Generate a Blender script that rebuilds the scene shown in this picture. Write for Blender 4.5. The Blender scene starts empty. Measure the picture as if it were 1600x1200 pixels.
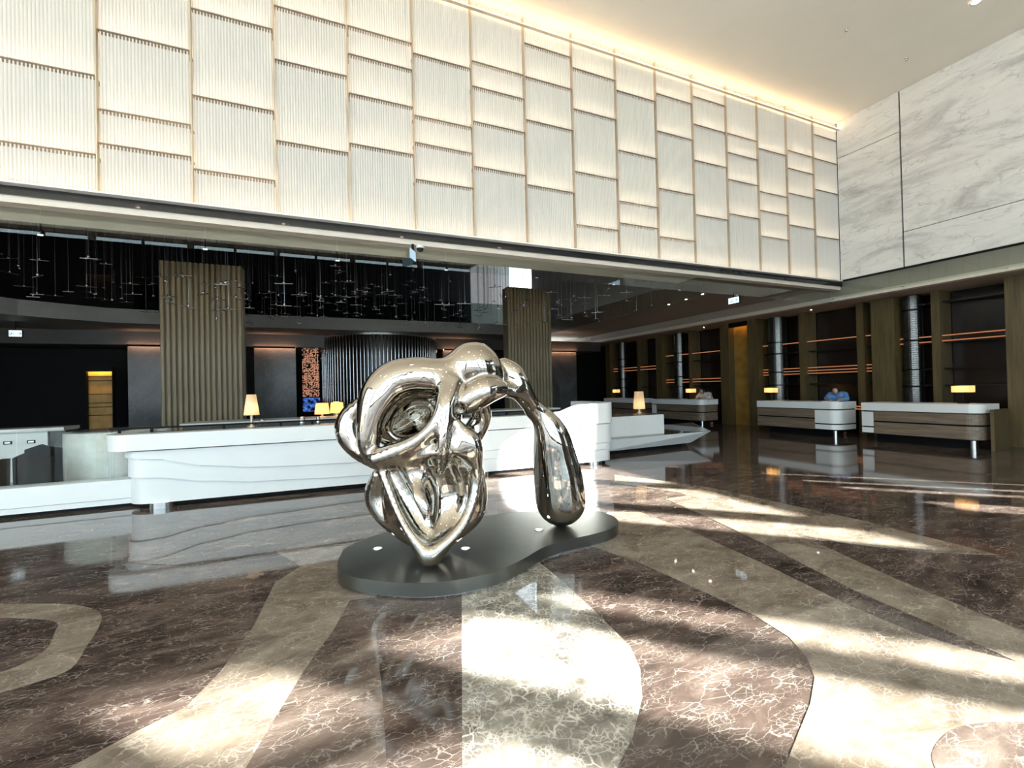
import bpy, bmesh, math, random
import numpy as np
from mathutils import Vector, Matrix
import openvdb

random.seed(7)
scene = bpy.context.scene
col = scene.collection

# ------------------------------------------------------------------ camera, sky, sun, exposure
cam_data = bpy.data.cameras.new('camera')
cam_data.sensor_width = 36.0
cam_data.lens = 718.0 / 1600.0 * 36.0
cam_data.clip_start = 0.05
cam = bpy.data.objects.new('camera', cam_data)
col.objects.link(cam)
ROWS = ((0.91361, 0.01697, 0.40624), (-0.40596, -0.01782, 0.91372), (-0.02274, 0.9997, 0.00939))
cam.matrix_world = Matrix(((ROWS[0][0], ROWS[0][1], -ROWS[0][2], 0.0),
                           (ROWS[1][0], ROWS[1][1], -ROWS[1][2], 0.0),
                           (ROWS[2][0], ROWS[2][1], -ROWS[2][2], 1.6),
                           (0, 0, 0, 1)))
scene.camera = cam

world = bpy.data.worlds.new('sky')
scene.world = world
world.use_nodes = True
bg = world.node_tree.nodes['Background']
bg.inputs['Color'].default_value = (0.72, 0.88, 1.0, 1)
bg.inputs['Strength'].default_value = 5.2

SUN_AZ = math.radians(-47.0)
SUN_EL = math.radians(22.0)
sun_data = bpy.data.lights.new('sun', 'SUN')
sun_data.energy = 82.0
sun_data.angle = math.radians(0.62)
sun_data.color = (1.0, 0.96, 0.88)
sun = bpy.data.objects.new('sun', sun_data)
col.objects.link(sun)
to_sun = Vector((math.cos(SUN_AZ) * math.cos(SUN_EL), math.sin(SUN_AZ) * math.cos(SUN_EL), math.sin(SUN_EL)))
sun.rotation_euler = to_sun.to_track_quat('Z', 'Y').to_euler()

def portal(loc, rot, sx, sy):
    """daylight portal in a window opening: guides the sky light, adds none of its own"""
    l = bpy.data.lights.new('window_portal', 'AREA')
    l.shape = 'RECTANGLE'; l.size = sx; l.size_y = sy
    l.cycles.is_portal = True
    o = bpy.data.objects.new('window_portal', l)
    o.location = loc; o.rotation_euler = rot
    col.objects.link(o)

portal((-1.5, -9.12, 4.6), (math.radians(90), 0, 0), 21.0, 8.2)
portal((11.7, -9.12, 6.06), (math.radians(90), 0, 0), 3.2, 1.4)
portal((13.86, -4.1, 5.85), (0, math.radians(90), 0), 1.9, 5.6)

portal((-12.12, -1.8, 4.45), (0, math.radians(-90), 0), 8.3, 13.6)  # for the added fill windows in the left wall

scene.view_settings.view_transform = 'Standard'
scene.view_settings.look = 'None'
scene.view_settings.gamma = 1.0
scene.view_settings.use_curve_mapping = False
scene.view_settings.exposure = -0.2
scene.cycles.use_denoising = True
scene.cycles.max_bounces = 10
scene.cycles.diffuse_bounces = 5
scene.cycles.glossy_bounces = 6
scene.cycles.transparent_max_bounces = 12
scene.cycles.transmission_bounces = 6
scene.cycles.sample_clamp_indirect = 8.0
scene.cycles.caustics_reflective = True
scene.cycles.blur_glossy = 0.5
FLOOR_SLABS = {
  'ring': [(-2.49, 5.03), (-2.23, 4.94), (-1.96, 4.82), (-1.71, 4.68), (-1.51, 4.5), (-1.41, 4.33), (-1.36, 4.13), (-1.33, 3.85), (-1.31, 3.58), (-1.42, 3.5), (-1.56, 3.46), (-1.68, 3.39), (-1.85, 3.74), (-1.68, 3.72), (-1.58, 3.81), (-1.56, 3.96), (-1.62, 4.21), (-1.65, 4.32), (-1.77, 4.45), (-2.1, 4.65), (-2.36, 4.77)],
  'bandB': [(0.46, 5.1), (0.09, 5.25), (-0.33, 5.26), (-0.09, 4.7), (-0.28, 4.41), (-0.37, 3.64), (-0.49, 3.14), (-0.6, 2.87), (-0.8, 2.75), (-1.02, 2.59), (-0.95, 2.33), (-0.36, 2.04), (-0.27, 2.29), (-0.17, 2.59), (-0.03, 2.98), (0.13, 3.34), (0.27, 3.76), (0.52, 3.73), (0.73, 4.37)],
  'medC': [(0.27, 3.76), (0.13, 3.34), (-0.03, 2.98), (-0.17, 2.59), (-0.27, 2.29), (-0.36, 2.04), (0.26, 1.76), (0.28, 2.03), (0.33, 2.5), (0.42, 3.6)],
  'darkD': [(0.42, 3.6), (0.33, 2.5), (0.28, 2.03), (0.26, 1.76), (0.49, 1.64), (0.57, 1.89), (1.06, 3.41), (1.18, 3.81), (0.58, 4.12)],
  'lightE': [(1.18, 3.81), (0.57, 1.89), (0.49, 1.64), (0.93, 1.44), (1.16, 1.61), (1.33, 1.72), (1.54, 1.91), (1.69, 2.11), (1.78, 2.31), (1.84, 2.78), (1.89, 3.3), (1.92, 3.96)],
  'tanG': [(2.52, 4.12), (2.71, 3.34), (2.76, 2.66), (2.78, 2.24), (2.73, 1.96), (2.61, 1.76), (2.47, 1.63), (2.25, 1.51), (1.99, 1.4), (1.78, 1.31), (1.49, 1.17), (2.61, 0.64), (3.76, 0.91), (3.51, 1.44), (3.47, 1.68), (3.49, 2.03), (3.65, 2.85), (3.77, 3.7), (3.81, 4.68), (3.46, 4.87)],
  'bandI': [(4.55, 5.03), (4.37, 4.18), (4.12, 3.21), (3.79, 2.2), (3.68, 1.57), (3.6, 1.2), (3.58, 0.97), (3.99, 1.08), (4.08, 1.36), (4.28, 2.14), (4.57, 2.93), (4.96, 3.86), (5.3, 5.06)],
  'bandK': [(5.02, 6.84), (5.4, 5.96), (5.64, 5.26), (5.68, 4.31), (5.75, 3.24), (5.69, 2.56), (5.65, 2.02), (5.17, 2.38), (4.84, 2.79), (4.63, 3.24), (4.84, 4.12), (4.98, 5.24), (4.59, 6.26)],
  'disc': [(2.33, 1.05), (2.4, 1.09), (2.54, 1.12), (2.7, 1.12), (2.87, 1.07), (2.99, 1.01), (3.14, 0.89), (3.08, 0.8), (2.79, 0.73), (2.43, 0.79), (2.22, 0.92), (2.24, 0.99)],
  'apron': [(-1.99, 6.9), (-1.15, 6.89), (0.62, 6.81), (1.85, 6.55), (2.09, 5.62), (0.75, 5.3), (0.46, 5.1), (-0.33, 5.26), (-1.02, 5.18), (-1.61, 5.58)],
}
PLATE = [(0.205, 4.218), (0.252, 4.482), (0.334, 4.688), (0.702, 4.956), (1.041, 4.974), (1.388, 4.946), (2.034, 5.032), (2.561, 4.903), (3.043, 4.67), (3.143, 4.364), (3.045, 4.104), (2.844, 3.955), (2.566, 3.891), (2.216, 3.859), (1.952, 3.779), (1.695, 3.625), (1.463, 3.505), (1.275, 3.455), (0.963, 3.465), (0.688, 3.566), (0.385, 3.801), (0.233, 4.02)]
PLATE_LIGHTS = [(0.574, 4.483), (1.309, 4.097), (2.166, 4.27)]
SCULPT = {
  'arch': [(-1.245, -0.7, 4.12, 0.057), (-1.279, -0.525, 4.1, 0.097), (-1.251, -0.316, 4.12, 0.138), (-1.202, -0.127, 4.15, 0.173), (-1.082, 0.018, 4.2, 0.187), (-0.882, 0.071, 4.22, 0.176), (-0.651, 0.059, 4.25, 0.178), (-0.467, 0.108, 4.3, 0.18)],
  'head': [(-0.467, 0.12, 4.3, 0.198), (-0.347, 0.162, 4.3, 0.228), (-0.217, 0.072, 4.32, 0.144)],
  'ear': [(-0.082, 0.176, 4.52, 0.082), (0.0, 0.082, 4.54, 0.126), (0.082, -0.025, 4.55, 0.101), (0.154, -0.154, 4.62, 0.077)],
  'cone': [(-0.741, -0.793, 4.22, 0.376), (-0.728, -1.04, 4.15, 0.324), (-0.709, -1.21, 4.04, 0.236), (-0.697, -1.344, 3.94, 0.143), (-0.69, -1.434, 3.87, 0.086)],
  'neck': [(-0.218, 0.0, 4.34, 0.103), (-0.061, -0.055, 4.4, 0.067), (0.05, -0.088, 4.5, 0.069), (0.142, -0.154, 4.62, 0.077), (0.224, -0.263, 4.72, 0.092)],
  'snout': [(-0.574, -0.184, 4.12, 0.069), (-0.413, -0.161, 4.12, 0.115), (-0.254, -0.058, 4.14, 0.133), (-0.118, -0.047, 4.25, 0.083)],
  'leg': [(0.217, -0.243, 4.72, 0.079), (0.325, -0.365, 4.76, 0.119), (0.387, -0.48, 4.79, 0.16), (0.423, -0.604, 4.82, 0.195), (0.45, -0.765, 4.86, 0.223), (0.491, -0.996, 4.9, 0.256), (0.521, -1.247, 4.92, 0.264)],
  'lobeL': [(-1.388, -0.149, 4.45, 0.068), (-1.565, -0.317, 4.55, 0.127), (-1.591, -0.469, 4.55, 0.152), (-1.479, -0.627, 4.5, 0.119), (-1.272, -0.727, 4.35, 0.085)],
  'lobeLL': [(-1.228, -0.831, 4.2, 0.053), (-1.266, -1.043, 4.33, 0.121), (-1.168, -1.21, 4.3, 0.114), (-0.983, -1.334, 4.2, 0.088), (-0.828, -1.399, 4.1, 0.069)],
  'lobeR': [(-0.343, -0.799, 4.25, 0.083), (-0.347, -1.006, 4.3, 0.114), (-0.369, -1.178, 4.27, 0.113), (-0.456, -1.287, 4.2, 0.094), (-0.6, -1.399, 4.1, 0.069)],
  'shL': [(-1.182, -0.653, 4.04, 0.045), (-0.961, -0.556, 3.99, 0.056), (-0.756, -0.441, 3.96, 0.05), (-0.641, -0.304, 3.97, 0.044), (-0.582, -0.151, 4.02, 0.056), (-0.545, -0.011, 4.12, 0.08)],
  'fold': [(-0.568, -0.101, 4.04, 0.056), (-0.57, -0.221, 3.97, 0.055), (-0.58, -0.411, 3.93, 0.049), (-0.598, -0.576, 3.94, 0.044), (-0.627, -0.773, 4.02, 0.028)],
  'bowlT': [(-0.92, -0.77, 3.84, 0.107), (-0.741, -0.741, 3.8, 0.153), (-0.535, -0.77, 3.84, 0.134)],
  'bowlL': [(-1.02, -0.787, 3.98, 0.072), (-0.919, -0.974, 3.95, 0.099), (-0.804, -1.152, 3.9, 0.092), (-0.692, -1.288, 3.82, 0.064)],
  'bowlR': [(-0.587, -0.798, 3.9, 0.174), (-0.541, -0.993, 3.96, 0.176), (-0.579, -1.152, 3.92, 0.136), (-0.656, -1.27, 3.83, 0.075)],
  'rimL': [(-1.17, -0.698, 4.04, 0.034), (-1.081, -0.891, 4.0, 0.033), (-0.979, -1.1, 3.95, 0.033), (-0.838, -1.297, 3.88, 0.043), (-0.69, -1.434, 3.87, 0.086)],
  'rimR': [(-0.313, -0.767, 4.08, 0.04), (-0.332, -0.985, 4.04, 0.039), (-0.415, -1.189, 3.97, 0.044), (-0.543, -1.331, 3.9, 0.054), (-0.69, -1.434, 3.87, 0.086)],
  'shR': [(-0.568, -0.178, 4.0, 0.039), (-0.478, -0.356, 3.99, 0.05), (-0.357, -0.503, 4.01, 0.073), (-0.321, -0.653, 4.04, 0.062), (-0.318, -0.824, 4.08, 0.045)],
  'backarch': [(-0.337, -0.135, 4.4, 0.098), (-0.301, -0.313, 4.5, 0.1), (-0.376, -0.476, 4.5, 0.107), (-0.478, -0.564, 4.4, 0.11)],
  'rip1': [(-1.054, -0.839, 4.07, 0.028), (-0.929, -1.133, 4.17, 0.035), (-0.761, -1.321, 4.02, 0.028)],
  'rip2': [(-0.574, -0.775, 4.12, 0.034), (-0.538, -1.053, 4.2, 0.035), (-0.596, -1.272, 4.04, 0.028)],
}
SCULPT_ADD = [(-0.752, -0.999, 4.22, 0.435, 0.529, 0.22, 0), (-0.911, -0.638, 4.09, 0.285, 0.142, 0.14, -16), (-0.447, -0.554, 4.06, 0.158, 0.17, 0.135, 0), (-0.948, -0.299, 4.48, 0.462, 0.387, 0.28, 0), (-0.695, -1.379, 3.93, 0.142, 0.142, 0.11, 0)]
SCULPT_CUT = [(-0.913, -0.319, 4.02, 0.263, 0.174, 0.42, -33), (-0.942, -0.34, 4.28, 0.197, 0.119, 0.36, -33), (-0.457, -0.234, 4.0, 0.045, 0.061, 0.14, 0)]

# ------------------------------------------------------------------ helpers
class MB:
    """collects faces; build() links them as one mesh object"""
    def __init__(self):
        self.v = []; self.f = []; self.sm = []
    def add(self, vs, fs, smooth=False):
        o = len(self.v)
        self.v += [tuple(p) for p in vs]
        self.f += [tuple(o + i for i in f) for f in fs]
        self.sm += [smooth] * len(fs)
        return self
    def box(self, x0, x1, y0, y1, z0, z1):
        vs = [(x0,y0,z0),(x1,y0,z0),(x1,y1,z0),(x0,y1,z0),(x0,y0,z1),(x1,y0,z1),(x1,y1,z1),(x0,y1,z1)]
        return self.add(vs, [(0,3,2,1),(4,5,6,7),(0,1,5,4),(1,2,6,5),(2,3,7,6),(3,0,4,7)])
    def prism(self, poly, z0, z1, smooth=False, top_in=0.0):
        if sum(a[0]*b[1]-b[0]*a[1] for a, b in zip(poly, poly[1:]+poly[:1])) < 0:
            poly = poly[::-1]
        n = len(poly)
        self.add([(x,y,z0) for x,y in poly] + [(x,y,z1) for x,y in poly],
                 [(i,(i+1)%n,n+(i+1)%n,n+i) for i in range(n)], smooth)
        self.add([(x,y,z1) for x,y in poly], [tuple(range(n))])
        self.add([(x,y,z0) for x,y in poly], [tuple(range(n))[::-1]])
        return self
    def lathe(self, prof, cx, cy, n=20, smooth=True, cap=True):
        m = len(prof)
        vs = []
        for r, z in prof:
            for i in range(n):
                a = 2*math.pi*i/n
                vs.append((cx + r*math.cos(a), cy + r*math.sin(a), z))
        fs = [(j*n+i, j*n+(i+1)%n, (j+1)*n+(i+1)%n, (j+1)*n+i) for j in range(m-1) for i in range(n)]
        self.add(vs, fs, smooth)
        if cap:
            self.add(vs[:n], [tuple(range(n))[::-1]]); self.add(vs[-n:], [tuple(range(n))])
        return self
    def cyl(self, p, q, r, n=8, r2=None, smooth=True):
        p = Vector(p); q = Vector(q); d = (q-p).normalized()
        u = d.orthogonal().normalized(); w = d.cross(u)
        r2 = r if r2 is None else r2
        A = [p + r*(math.cos(2*math.pi*i/n)*u + math.sin(2*math.pi*i/n)*w) for i in range(n)]
        B = [q + r2*(math.cos(2*math.pi*i/n)*u + math.sin(2*math.pi*i/n)*w) for i in range(n)]
        self.add(A+B, [(i,(i+1)%n,n+(i+1)%n,n+i) for i in range(n)], smooth)
        self.add(A, [tuple(range(n))[::-1]]); self.add(B, [tuple(range(n))])
        return self
    def mesh(self, name, m=None):
        me = bpy.data.meshes.new(name)
        me.from_pydata(self.v, [], self.f)
        me.polygons.foreach_set('use_smooth', self.sm)
        me.update()
        if m: me.materials.append(m)
        return me
    def build(self, name, m, parent=None, bevel=0.0):
        return obj(name, self.mesh(name, m), parent, bevel)

def world_loc(o):
    t = Vector(o.location)
    if o.parent: t = t + o.matrix_parent_inverse.translation + world_loc(o.parent)
    return t

def obj(name, me, parent=None, bevel=0.0):
    o = bpy.data.objects.new(name, me)
    col.objects.link(o)
    if parent:
        o.parent = parent
        o.matrix_parent_inverse = Matrix.Translation(-world_loc(parent))
    if bevel:
        b = o.modifiers.new('bevel', 'BEVEL'); b.width = bevel; b.segments = 2; b.limit_method = 'ANGLE'; b.angle_limit = math.radians(40)
    return o

def thing(name, label, cat, loc=(0,0,0), group=None):
    o = bpy.data.objects.new(name, None)
    col.objects.link(o)
    o.location = loc; o.empty_display_size = 0.2
    return tag(o, label, cat, group)

def tag(o, label=None, cat=None, group=None, kind=None):
    if label: o['label'] = label
    if cat: o['category'] = cat
    if group: o['group'] = group
    if kind: o['kind'] = kind
    return o

def struct(o, label):
    o['kind'] = 'structure'; o['label'] = label
    return o

def catmull(pts, n=4, closed=True):
    out = []; m = len(pts)
    for i in range(m if closed else m-1):
        g = lambda k: pts[k % m] if closed else pts[max(0, min(m-1, k))]
        p0, p1, p2, p3 = g(i-1), g(i), g(i+1), g(i+2)
        for j in range(n):
            t = j/n
            out.append(tuple(0.5*((2*b)+(-a+c)*t+(2*a-5*b+4*c-d)*t*t+(-a+3*b-3*c+d)*t**3) for a,b,c,d in zip(p0,p1,p2,p3)))
    if not closed: out.append(tuple(pts[-1]))
    return out

def lerp_table(tab, x):
    if x <= tab[0][0]: return tab[0][1]
    for (a, b), (c, d) in zip(tab, tab[1:]):
        if x <= c:
            t = (x-a)/(c-a); t = t*t*(3-2*t)
            return b + (d-b)*t
    return tab[-1][1]

# ------------------------------------------------------------------ materials
def new_mat(name):
    m = bpy.data.materials.new(name); m.use_nodes = True
    return m, m.node_tree.nodes, m.node_tree.links, m.node_tree.nodes['Principled BSDF']

def mat(name, c, rough=0.5, metal=0.0, spec=0.5, var=0.06, scale=6.0, emit=None, es=0.0, coat=0.0, bump=0.0):
    m, N, L, b = new_mat(name)
    b.inputs['Roughness'].default_value = rough
    b.inputs['Metallic'].default_value = metal
    b.inputs['Specular IOR Level'].default_value = spec
    b.inputs['Coat Weight'].default_value = coat
    b.inputs['Coat Roughness'].default_value = 0.05
    tc = N.new('ShaderNodeTexCoord'); no = N.new('ShaderNodeTexNoise'); ra = N.new('ShaderNodeValToRGB')
    no.inputs['Scale'].default_value = scale; no.inputs['Detail'].default_value = 4
    L.new(tc.outputs['Object'], no.inputs['Vector']); L.new(no.outputs['Fac'], ra.inputs['Fac'])
    ra.color_ramp.elements[0].position = 0.3; ra.color_ramp.elements[1].position = 0.7
    ra.color_ramp.elements[0].color = (*[max(0, x*(1-var)) for x in c], 1)
    ra.color_ramp.elements[1].color = (*[x*(1+var) for x in c], 1)
    L.new(ra.outputs['Color'], b.inputs['Base Color'])
    if bump:
        bu = N.new('ShaderNodeBump'); bu.inputs['Strength'].default_value = bump; bu.inputs['Distance'].default_value = 0.01
        L.new(no.outputs['Fac'], bu.inputs['Height']); L.new(bu.outputs['Normal'], b.inputs['Normal'])
    if emit:
        b.inputs['Emission Color'].default_value = (*emit, 1); b.inputs['Emission Strength'].default_value = es
    return m

def emitter(name, c, s):
    m, N, L, b = new_mat(name)
    N.remove(b); e = N.new('ShaderNodeEmission')
    e.inputs['Color'].default_value = (*c, 1); e.inputs['Strength'].default_value = s
    L.new(e.outputs[0], N['Material Output'].inputs[0])
    return m

def glass_mat(name, tint=(0.86, 0.93, 0.9), refl=1.0, ior=1.5):
    m, N, L, b = new_mat(name)
    N.remove(b)
    t = N.new('ShaderNodeBsdfTransparent'); t.inputs[0].default_value = (*tint, 1)
    g = N.new('ShaderNodeBsdfGlossy'); g.inputs['Roughness'].default_value = 0.0
    g.inputs[0].default_value = (refl, refl, refl, 1)
    lw_ = N.new('ShaderNodeLayerWeight'); lw_.inputs[0].default_value = 0.5
    pw = N.new('ShaderNodeMath'); pw.operation = 'POWER'; pw.inputs[1].default_value = 4.0
    L.new(lw_.outputs['Facing'], pw.inputs[0])
    f0 = ((ior-1)/(ior+1))**2
    fr = N.new('ShaderNodeMapRange'); fr.inputs[3].default_value = f0; fr.inputs[4].default_value = 1.0
    L.new(pw.outputs[0], fr.inputs[0])
    mx = N.new('ShaderNodeMixShader')
    L.new(fr.outputs[0], mx.inputs[0]); L.new(t.outputs[0], mx.inputs[1]); L.new(g.outputs[0], mx.inputs[2])
    L.new(mx.outputs[0], N['Material Output'].inputs[0])
    return m

def stone(name, dark, mid, light, vein, vscale=3.0, stretch=(1,1,1), rot=0.0, vw=0.05, vstr=0.6, rough=0.04, net=0.5, ior=1.5):
    """polished marble: cloudy ground, fibrous grain and a net of thin veins"""
    m, N, L, b = new_mat(name)
    tc = N.new('ShaderNodeTexCoord'); mp = N.new('ShaderNodeMapping')
    mp.inputs['Scale'].default_value = stretch; mp.inputs['Rotation'].default_value = (0, 0, rot)
    L.new(tc.outputs['Object'], mp.inputs['Vector'])
    n1 = N.new('ShaderNodeTexNoise'); n1.inputs['Scale'].default_value = vscale*0.3; n1.inputs['Detail'].default_value = 12; n1.inputs['Roughness'].default_value = 0.68; n1.inputs['Distortion'].default_value = 0.7
    L.new(mp.outputs[0], n1.inputs['Vector'])
    ra = N.new('ShaderNodeValToRGB'); cr = ra.color_ramp
    cr.elements[0].position = 0.30; cr.elements[0].color = (*dark, 1)
    cr.elements[1].position = 0.72; cr.elements[1].color = (*light, 1)
    e = cr.elements.new(0.5); e.color = (*mid, 1)
    L.new(n1.outputs['Fac'], ra.inputs['Fac'])
    # warp for the vein net
    nw = N.new('ShaderNodeTexNoise'); nw.inputs['Scale'].default_value = vscale*1.3; nw.inputs['Detail'].default_value = 6
    L.new(mp.outputs[0], nw.inputs['Vector'])
    ad = N.new('ShaderNodeMixRGB'); ad.blend_type = 'ADD'; ad.inputs[0].default_value = 0.8/vscale
    L.new(mp.outputs[0], ad.inputs[1]); L.new(nw.outputs['Color'], ad.inputs[2])
    prev = ra.outputs['Color']
    for k, (sc, wd, st) in enumerate(((vscale*1.6, vw, vstr), (vscale*4.0, vw*1.5, vstr*net))):
        vo = N.new('ShaderNodeTexVoronoi'); vo.feature = 'DISTANCE_TO_EDGE'; vo.inputs['Scale'].default_value = sc
        L.new(ad.outputs[0], vo.inputs['Vector'])
        mr = N.new('ShaderNodeMapRange'); mr.inputs[1].default_value = 0.0; mr.inputs[2].default_value = wd
        mr.inputs[3].default_value = st; mr.inputs[4].default_value = 0.0
        L.new(vo.outputs['Distance'], mr.inputs[0])
        ns = N.new('ShaderNodeTexNoise'); ns.inputs['Scale'].default_value = vscale*0.9 + k; ns.inputs['Detail'].default_value = 3
        L.new(mp.outputs[0], ns.inputs['Vector'])
        ms = N.new('ShaderNodeMapRange'); ms.inputs[1].default_value = 0.42; ms.inputs[2].default_value = 0.62
        L.new(ns.outputs['Fac'], ms.inputs[0])
        mu = N.new('ShaderNodeMath'); mu.operation = 'MULTIPLY'
        L.new(mr.outputs[0], mu.inputs[0]); L.new(ms.outputs[0], mu.inputs[1])
        mx = N.new('ShaderNodeMixRGB'); mx.inputs[2].default_value = (*vein, 1)
        L.new(mu.outputs[0], mx.inputs[0]); L.new(prev, mx.inputs[1])
        prev = mx.outputs[0]
    L.new(prev, b.inputs['Base Color'])
    b.inputs['Roughness'].default_value = rough
    b.inputs['IOR'].default_value = ior
    return m

def wood(name, a, c, rough=0.45, scale=(1, 1, 0.06), sc=14):
    m, N, L, b = new_mat(name)
    tc = N.new('ShaderNodeTexCoord'); mp = N.new('ShaderNodeMapping'); mp.inputs['Scale'].default_value = scale
    no = N.new('ShaderNodeTexNoise'); no.inputs['Scale'].default_value = sc; no.inputs['Detail'].default_value = 8; no.inputs['Roughness'].default_value = 0.65
    ra = N.new('ShaderNodeValToRGB'); ra.color_ramp.elements[0].position = 0.35; ra.color_ramp.elements[1].position = 0.68
    ra.color_ramp.elements[0].color = (*a, 1); ra.color_ramp.elements[1].color = (*c, 1)
    L.new(tc.outputs['Object'], mp.inputs[0]); L.new(mp.outputs[0], no.inputs['Vector']); L.new(no.outputs['Fac'], ra.inputs[0]); L.new(ra.outputs[0], b.inputs['Base Color'])
    b.inputs['Roughness'].default_value = rough
    return m

M = {}
M['white'] = mat('white_solid_surface', (0.80, 0.83, 0.83), 0.28, var=0.02, scale=2)
M['white_matte'] = mat('white_plaster', (0.88, 0.84, 0.76), 0.8, var=0.015, scale=1.5)
M['outer_wall'] = mat('brown_wall_cladding', (0.20, 0.175, 0.15), 0.5, var=0.1)
M['beige'] = mat('beige_trim_paint', (0.62, 0.57, 0.50), 0.5, var=0.02)
M['soffit'] = mat('soffit_paint', (0.34, 0.29, 0.25), 0.7, var=0.03)
M['soffit_dark'] = mat('dark_soffit_paint', (0.05, 0.05, 0.05), 0.4, var=0.05)
M['black'] = mat('matte_black', (0.006, 0.006, 0.007), 0.6, spec=0.15, var=0.1)
M['black_gloss'] = mat('black_mirror', (0.015, 0.016, 0.018), 0.03, spec=0.35, var=0.1)
M['mirror_trim'] = mat('dark_mirror_metal', (0.09, 0.10, 0.105), 0.04, metal=1.0, var=0.1)
M['grey_slab'] = mat('grey_slab_paint', (0.20, 0.205, 0.205), 0.6, var=0.05)
M['chrome'] = mat('polished_steel', (0.46, 0.43, 0.385), 0.015, metal=1.0, var=0.01)
M['plate'] = mat('brushed_dark_steel', (0.16, 0.16, 0.145), 0.28, metal=0.85, var=0.14, scale=2.2)
M['tube'] = mat('ribbed_tube_steel', (0.16, 0.16, 0.155), 0.3, metal=1.0)
M['steel'] = mat('brushed_steel', (0.62, 0.62, 0.62), 0.22, metal=1.0, var=0.05)
M['bronze'] = mat('champagne_metal_frame', (0.62, 0.55, 0.46), 0.3, metal=0.7, var=0.05)
M['rail'] = mat('dark_bronze_rail', (0.30, 0.25, 0.20), 0.4, metal=0.4)
M['marble'] = stone('white_veined_marble', (0.34, 0.34, 0.35), (0.70, 0.70, 0.68), (0.82, 0.81, 0.79), (0.26, 0.26, 0.27), 1.7, (1, 0.8, 2.6), 0.0, 0.05, 0.5, 0.22, 0.3, 1.45)
M['floor_dark'] = stone('dark_brown_marble', (0.018, 0.012, 0.010), (0.072, 0.051, 0.043), (0.17, 0.13, 0.11), (0.42, 0.37, 0.33), 7.5, (0.6, 1.4, 1), 0.9, 0.035, 0.75, 0.06, 0.8)
M['floor_tan'] = stone('tan_marble', (0.085, 0.066, 0.050), (0.20, 0.163, 0.128), (0.33, 0.285, 0.235), (0.56, 0.51, 0.45), 8.0, (0.8, 1.2, 1), 0.7, 0.05, 0.55, 0.035, 0.7)
M['floor_light'] = stone('pale_fibrous_marble', (0.07, 0.062, 0.055), (0.22, 0.20, 0.17), (0.42, 0.39, 0.34), (0.72, 0.69, 0.62), 9.0, (1, 1, 1), 0.3, 0.09, 0.85, 0.035, 0.9)
M['floor_mid'] = stone('mid_brown_marble', (0.035, 0.025, 0.020), (0.11, 0.083, 0.07), (0.24, 0.195, 0.165), (0.48, 0.43, 0.38), 8.0, (0.6, 1.3, 1), 0.8, 0.04, 0.6, 0.035, 0.6)
M['wood_pil'] = wood('olive_brown_veneer', (0.06, 0.044, 0.016), (0.13, 0.095, 0.04))
M['wood_desk'] = wood('brown_oak_veneer', (0.13, 0.095, 0.065), (0.26, 0.20, 0.145), 0.4, (1, 0.06, 1), 16)
M['wood_dark'] = wood('dark_walnut_veneer', (0.008, 0.005, 0.003), (0.02, 0.012, 0.008), 0.25)
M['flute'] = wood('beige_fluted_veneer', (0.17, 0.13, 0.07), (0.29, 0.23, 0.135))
M['flute_back'] = wood('shadowed_fluted_veneer', (0.12, 0.09, 0.05), (0.18, 0.14, 0.08))  # darker copy of the flute veneer, shade between flutes put into its colour
M['grey_stone'] = stone('dark_grey_slate', (0.04, 0.042, 0.045), (0.085, 0.088, 0.09), (0.14, 0.142, 0.145), (0.22, 0.22, 0.22), 2.0, (1, 1, 0.6), 0.4, 0.03, 0.3, 0.25, 0.4, 1.5)
M['terrazzo'] = stone('pale_speckled_terrazzo', (0.52, 0.54, 0.52), (0.62, 0.63, 0.60), (0.70, 0.70, 0.66), (0.85, 0.85, 0.82), 14, (1, 1, 1), 0, 0.1, 0.4, 0.2, 0.5, 1.5)
M['leather'] = mat('dark_brown_leather', (0.012, 0.008, 0.006), 0.7, spec=0.2, var=0.2)
M['taupe'] = mat('taupe_leather', (0.05, 0.042, 0.035), 0.7, spec=0.2, var=0.15)
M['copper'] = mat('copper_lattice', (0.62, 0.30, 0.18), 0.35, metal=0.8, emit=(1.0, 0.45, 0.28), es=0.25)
M['glass'] = glass_mat('smoke_curtain_glass', (0.89, 0.925, 0.90), 1.0, 1.48)
M['glass_clear'] = glass_mat('clear_glass', (0.93, 0.96, 0.95), 1.0, 1.22)
M['pane'] = glass_mat('window_glass', (0.95, 0.97, 0.97), 1.0, 1.3)
M['led_panel'] = emitter('warm_panel_led', (1.0, 0.77, 0.52), 36.0)
M['led_cove'] = emitter('warm_cove_led', (1.0, 0.66, 0.36), 24.0)
M['led_shelf'] = emitter('amber_shelf_led', (1.0, 0.40, 0.18), 0.55)
M['led_wash'] = emitter('warm_wall_washer_led', (1.0, 0.50, 0.28), 45.0)
M['downlight'] = emitter('warm_downlight', (1.0, 0.82, 0.6), 60.0)
M['spot'] = emitter('plate_spot_lens', (1.0, 0.95, 0.85), 14.0)
M['amber'] = mat('amber_lit_veneer', (0.55, 0.30, 0.06), 0.5, var=0.15, scale=5)
M['led_niche'] = emitter('niche_led', (1.0, 0.58, 0.16), 110.0)
M['blue_screen'] = emitter('blue_screen', (0.10, 0.22, 0.9), 0.9)
M['paper'] = mat('white_paper', (0.8, 0.8, 0.8), 0.6)

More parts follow.
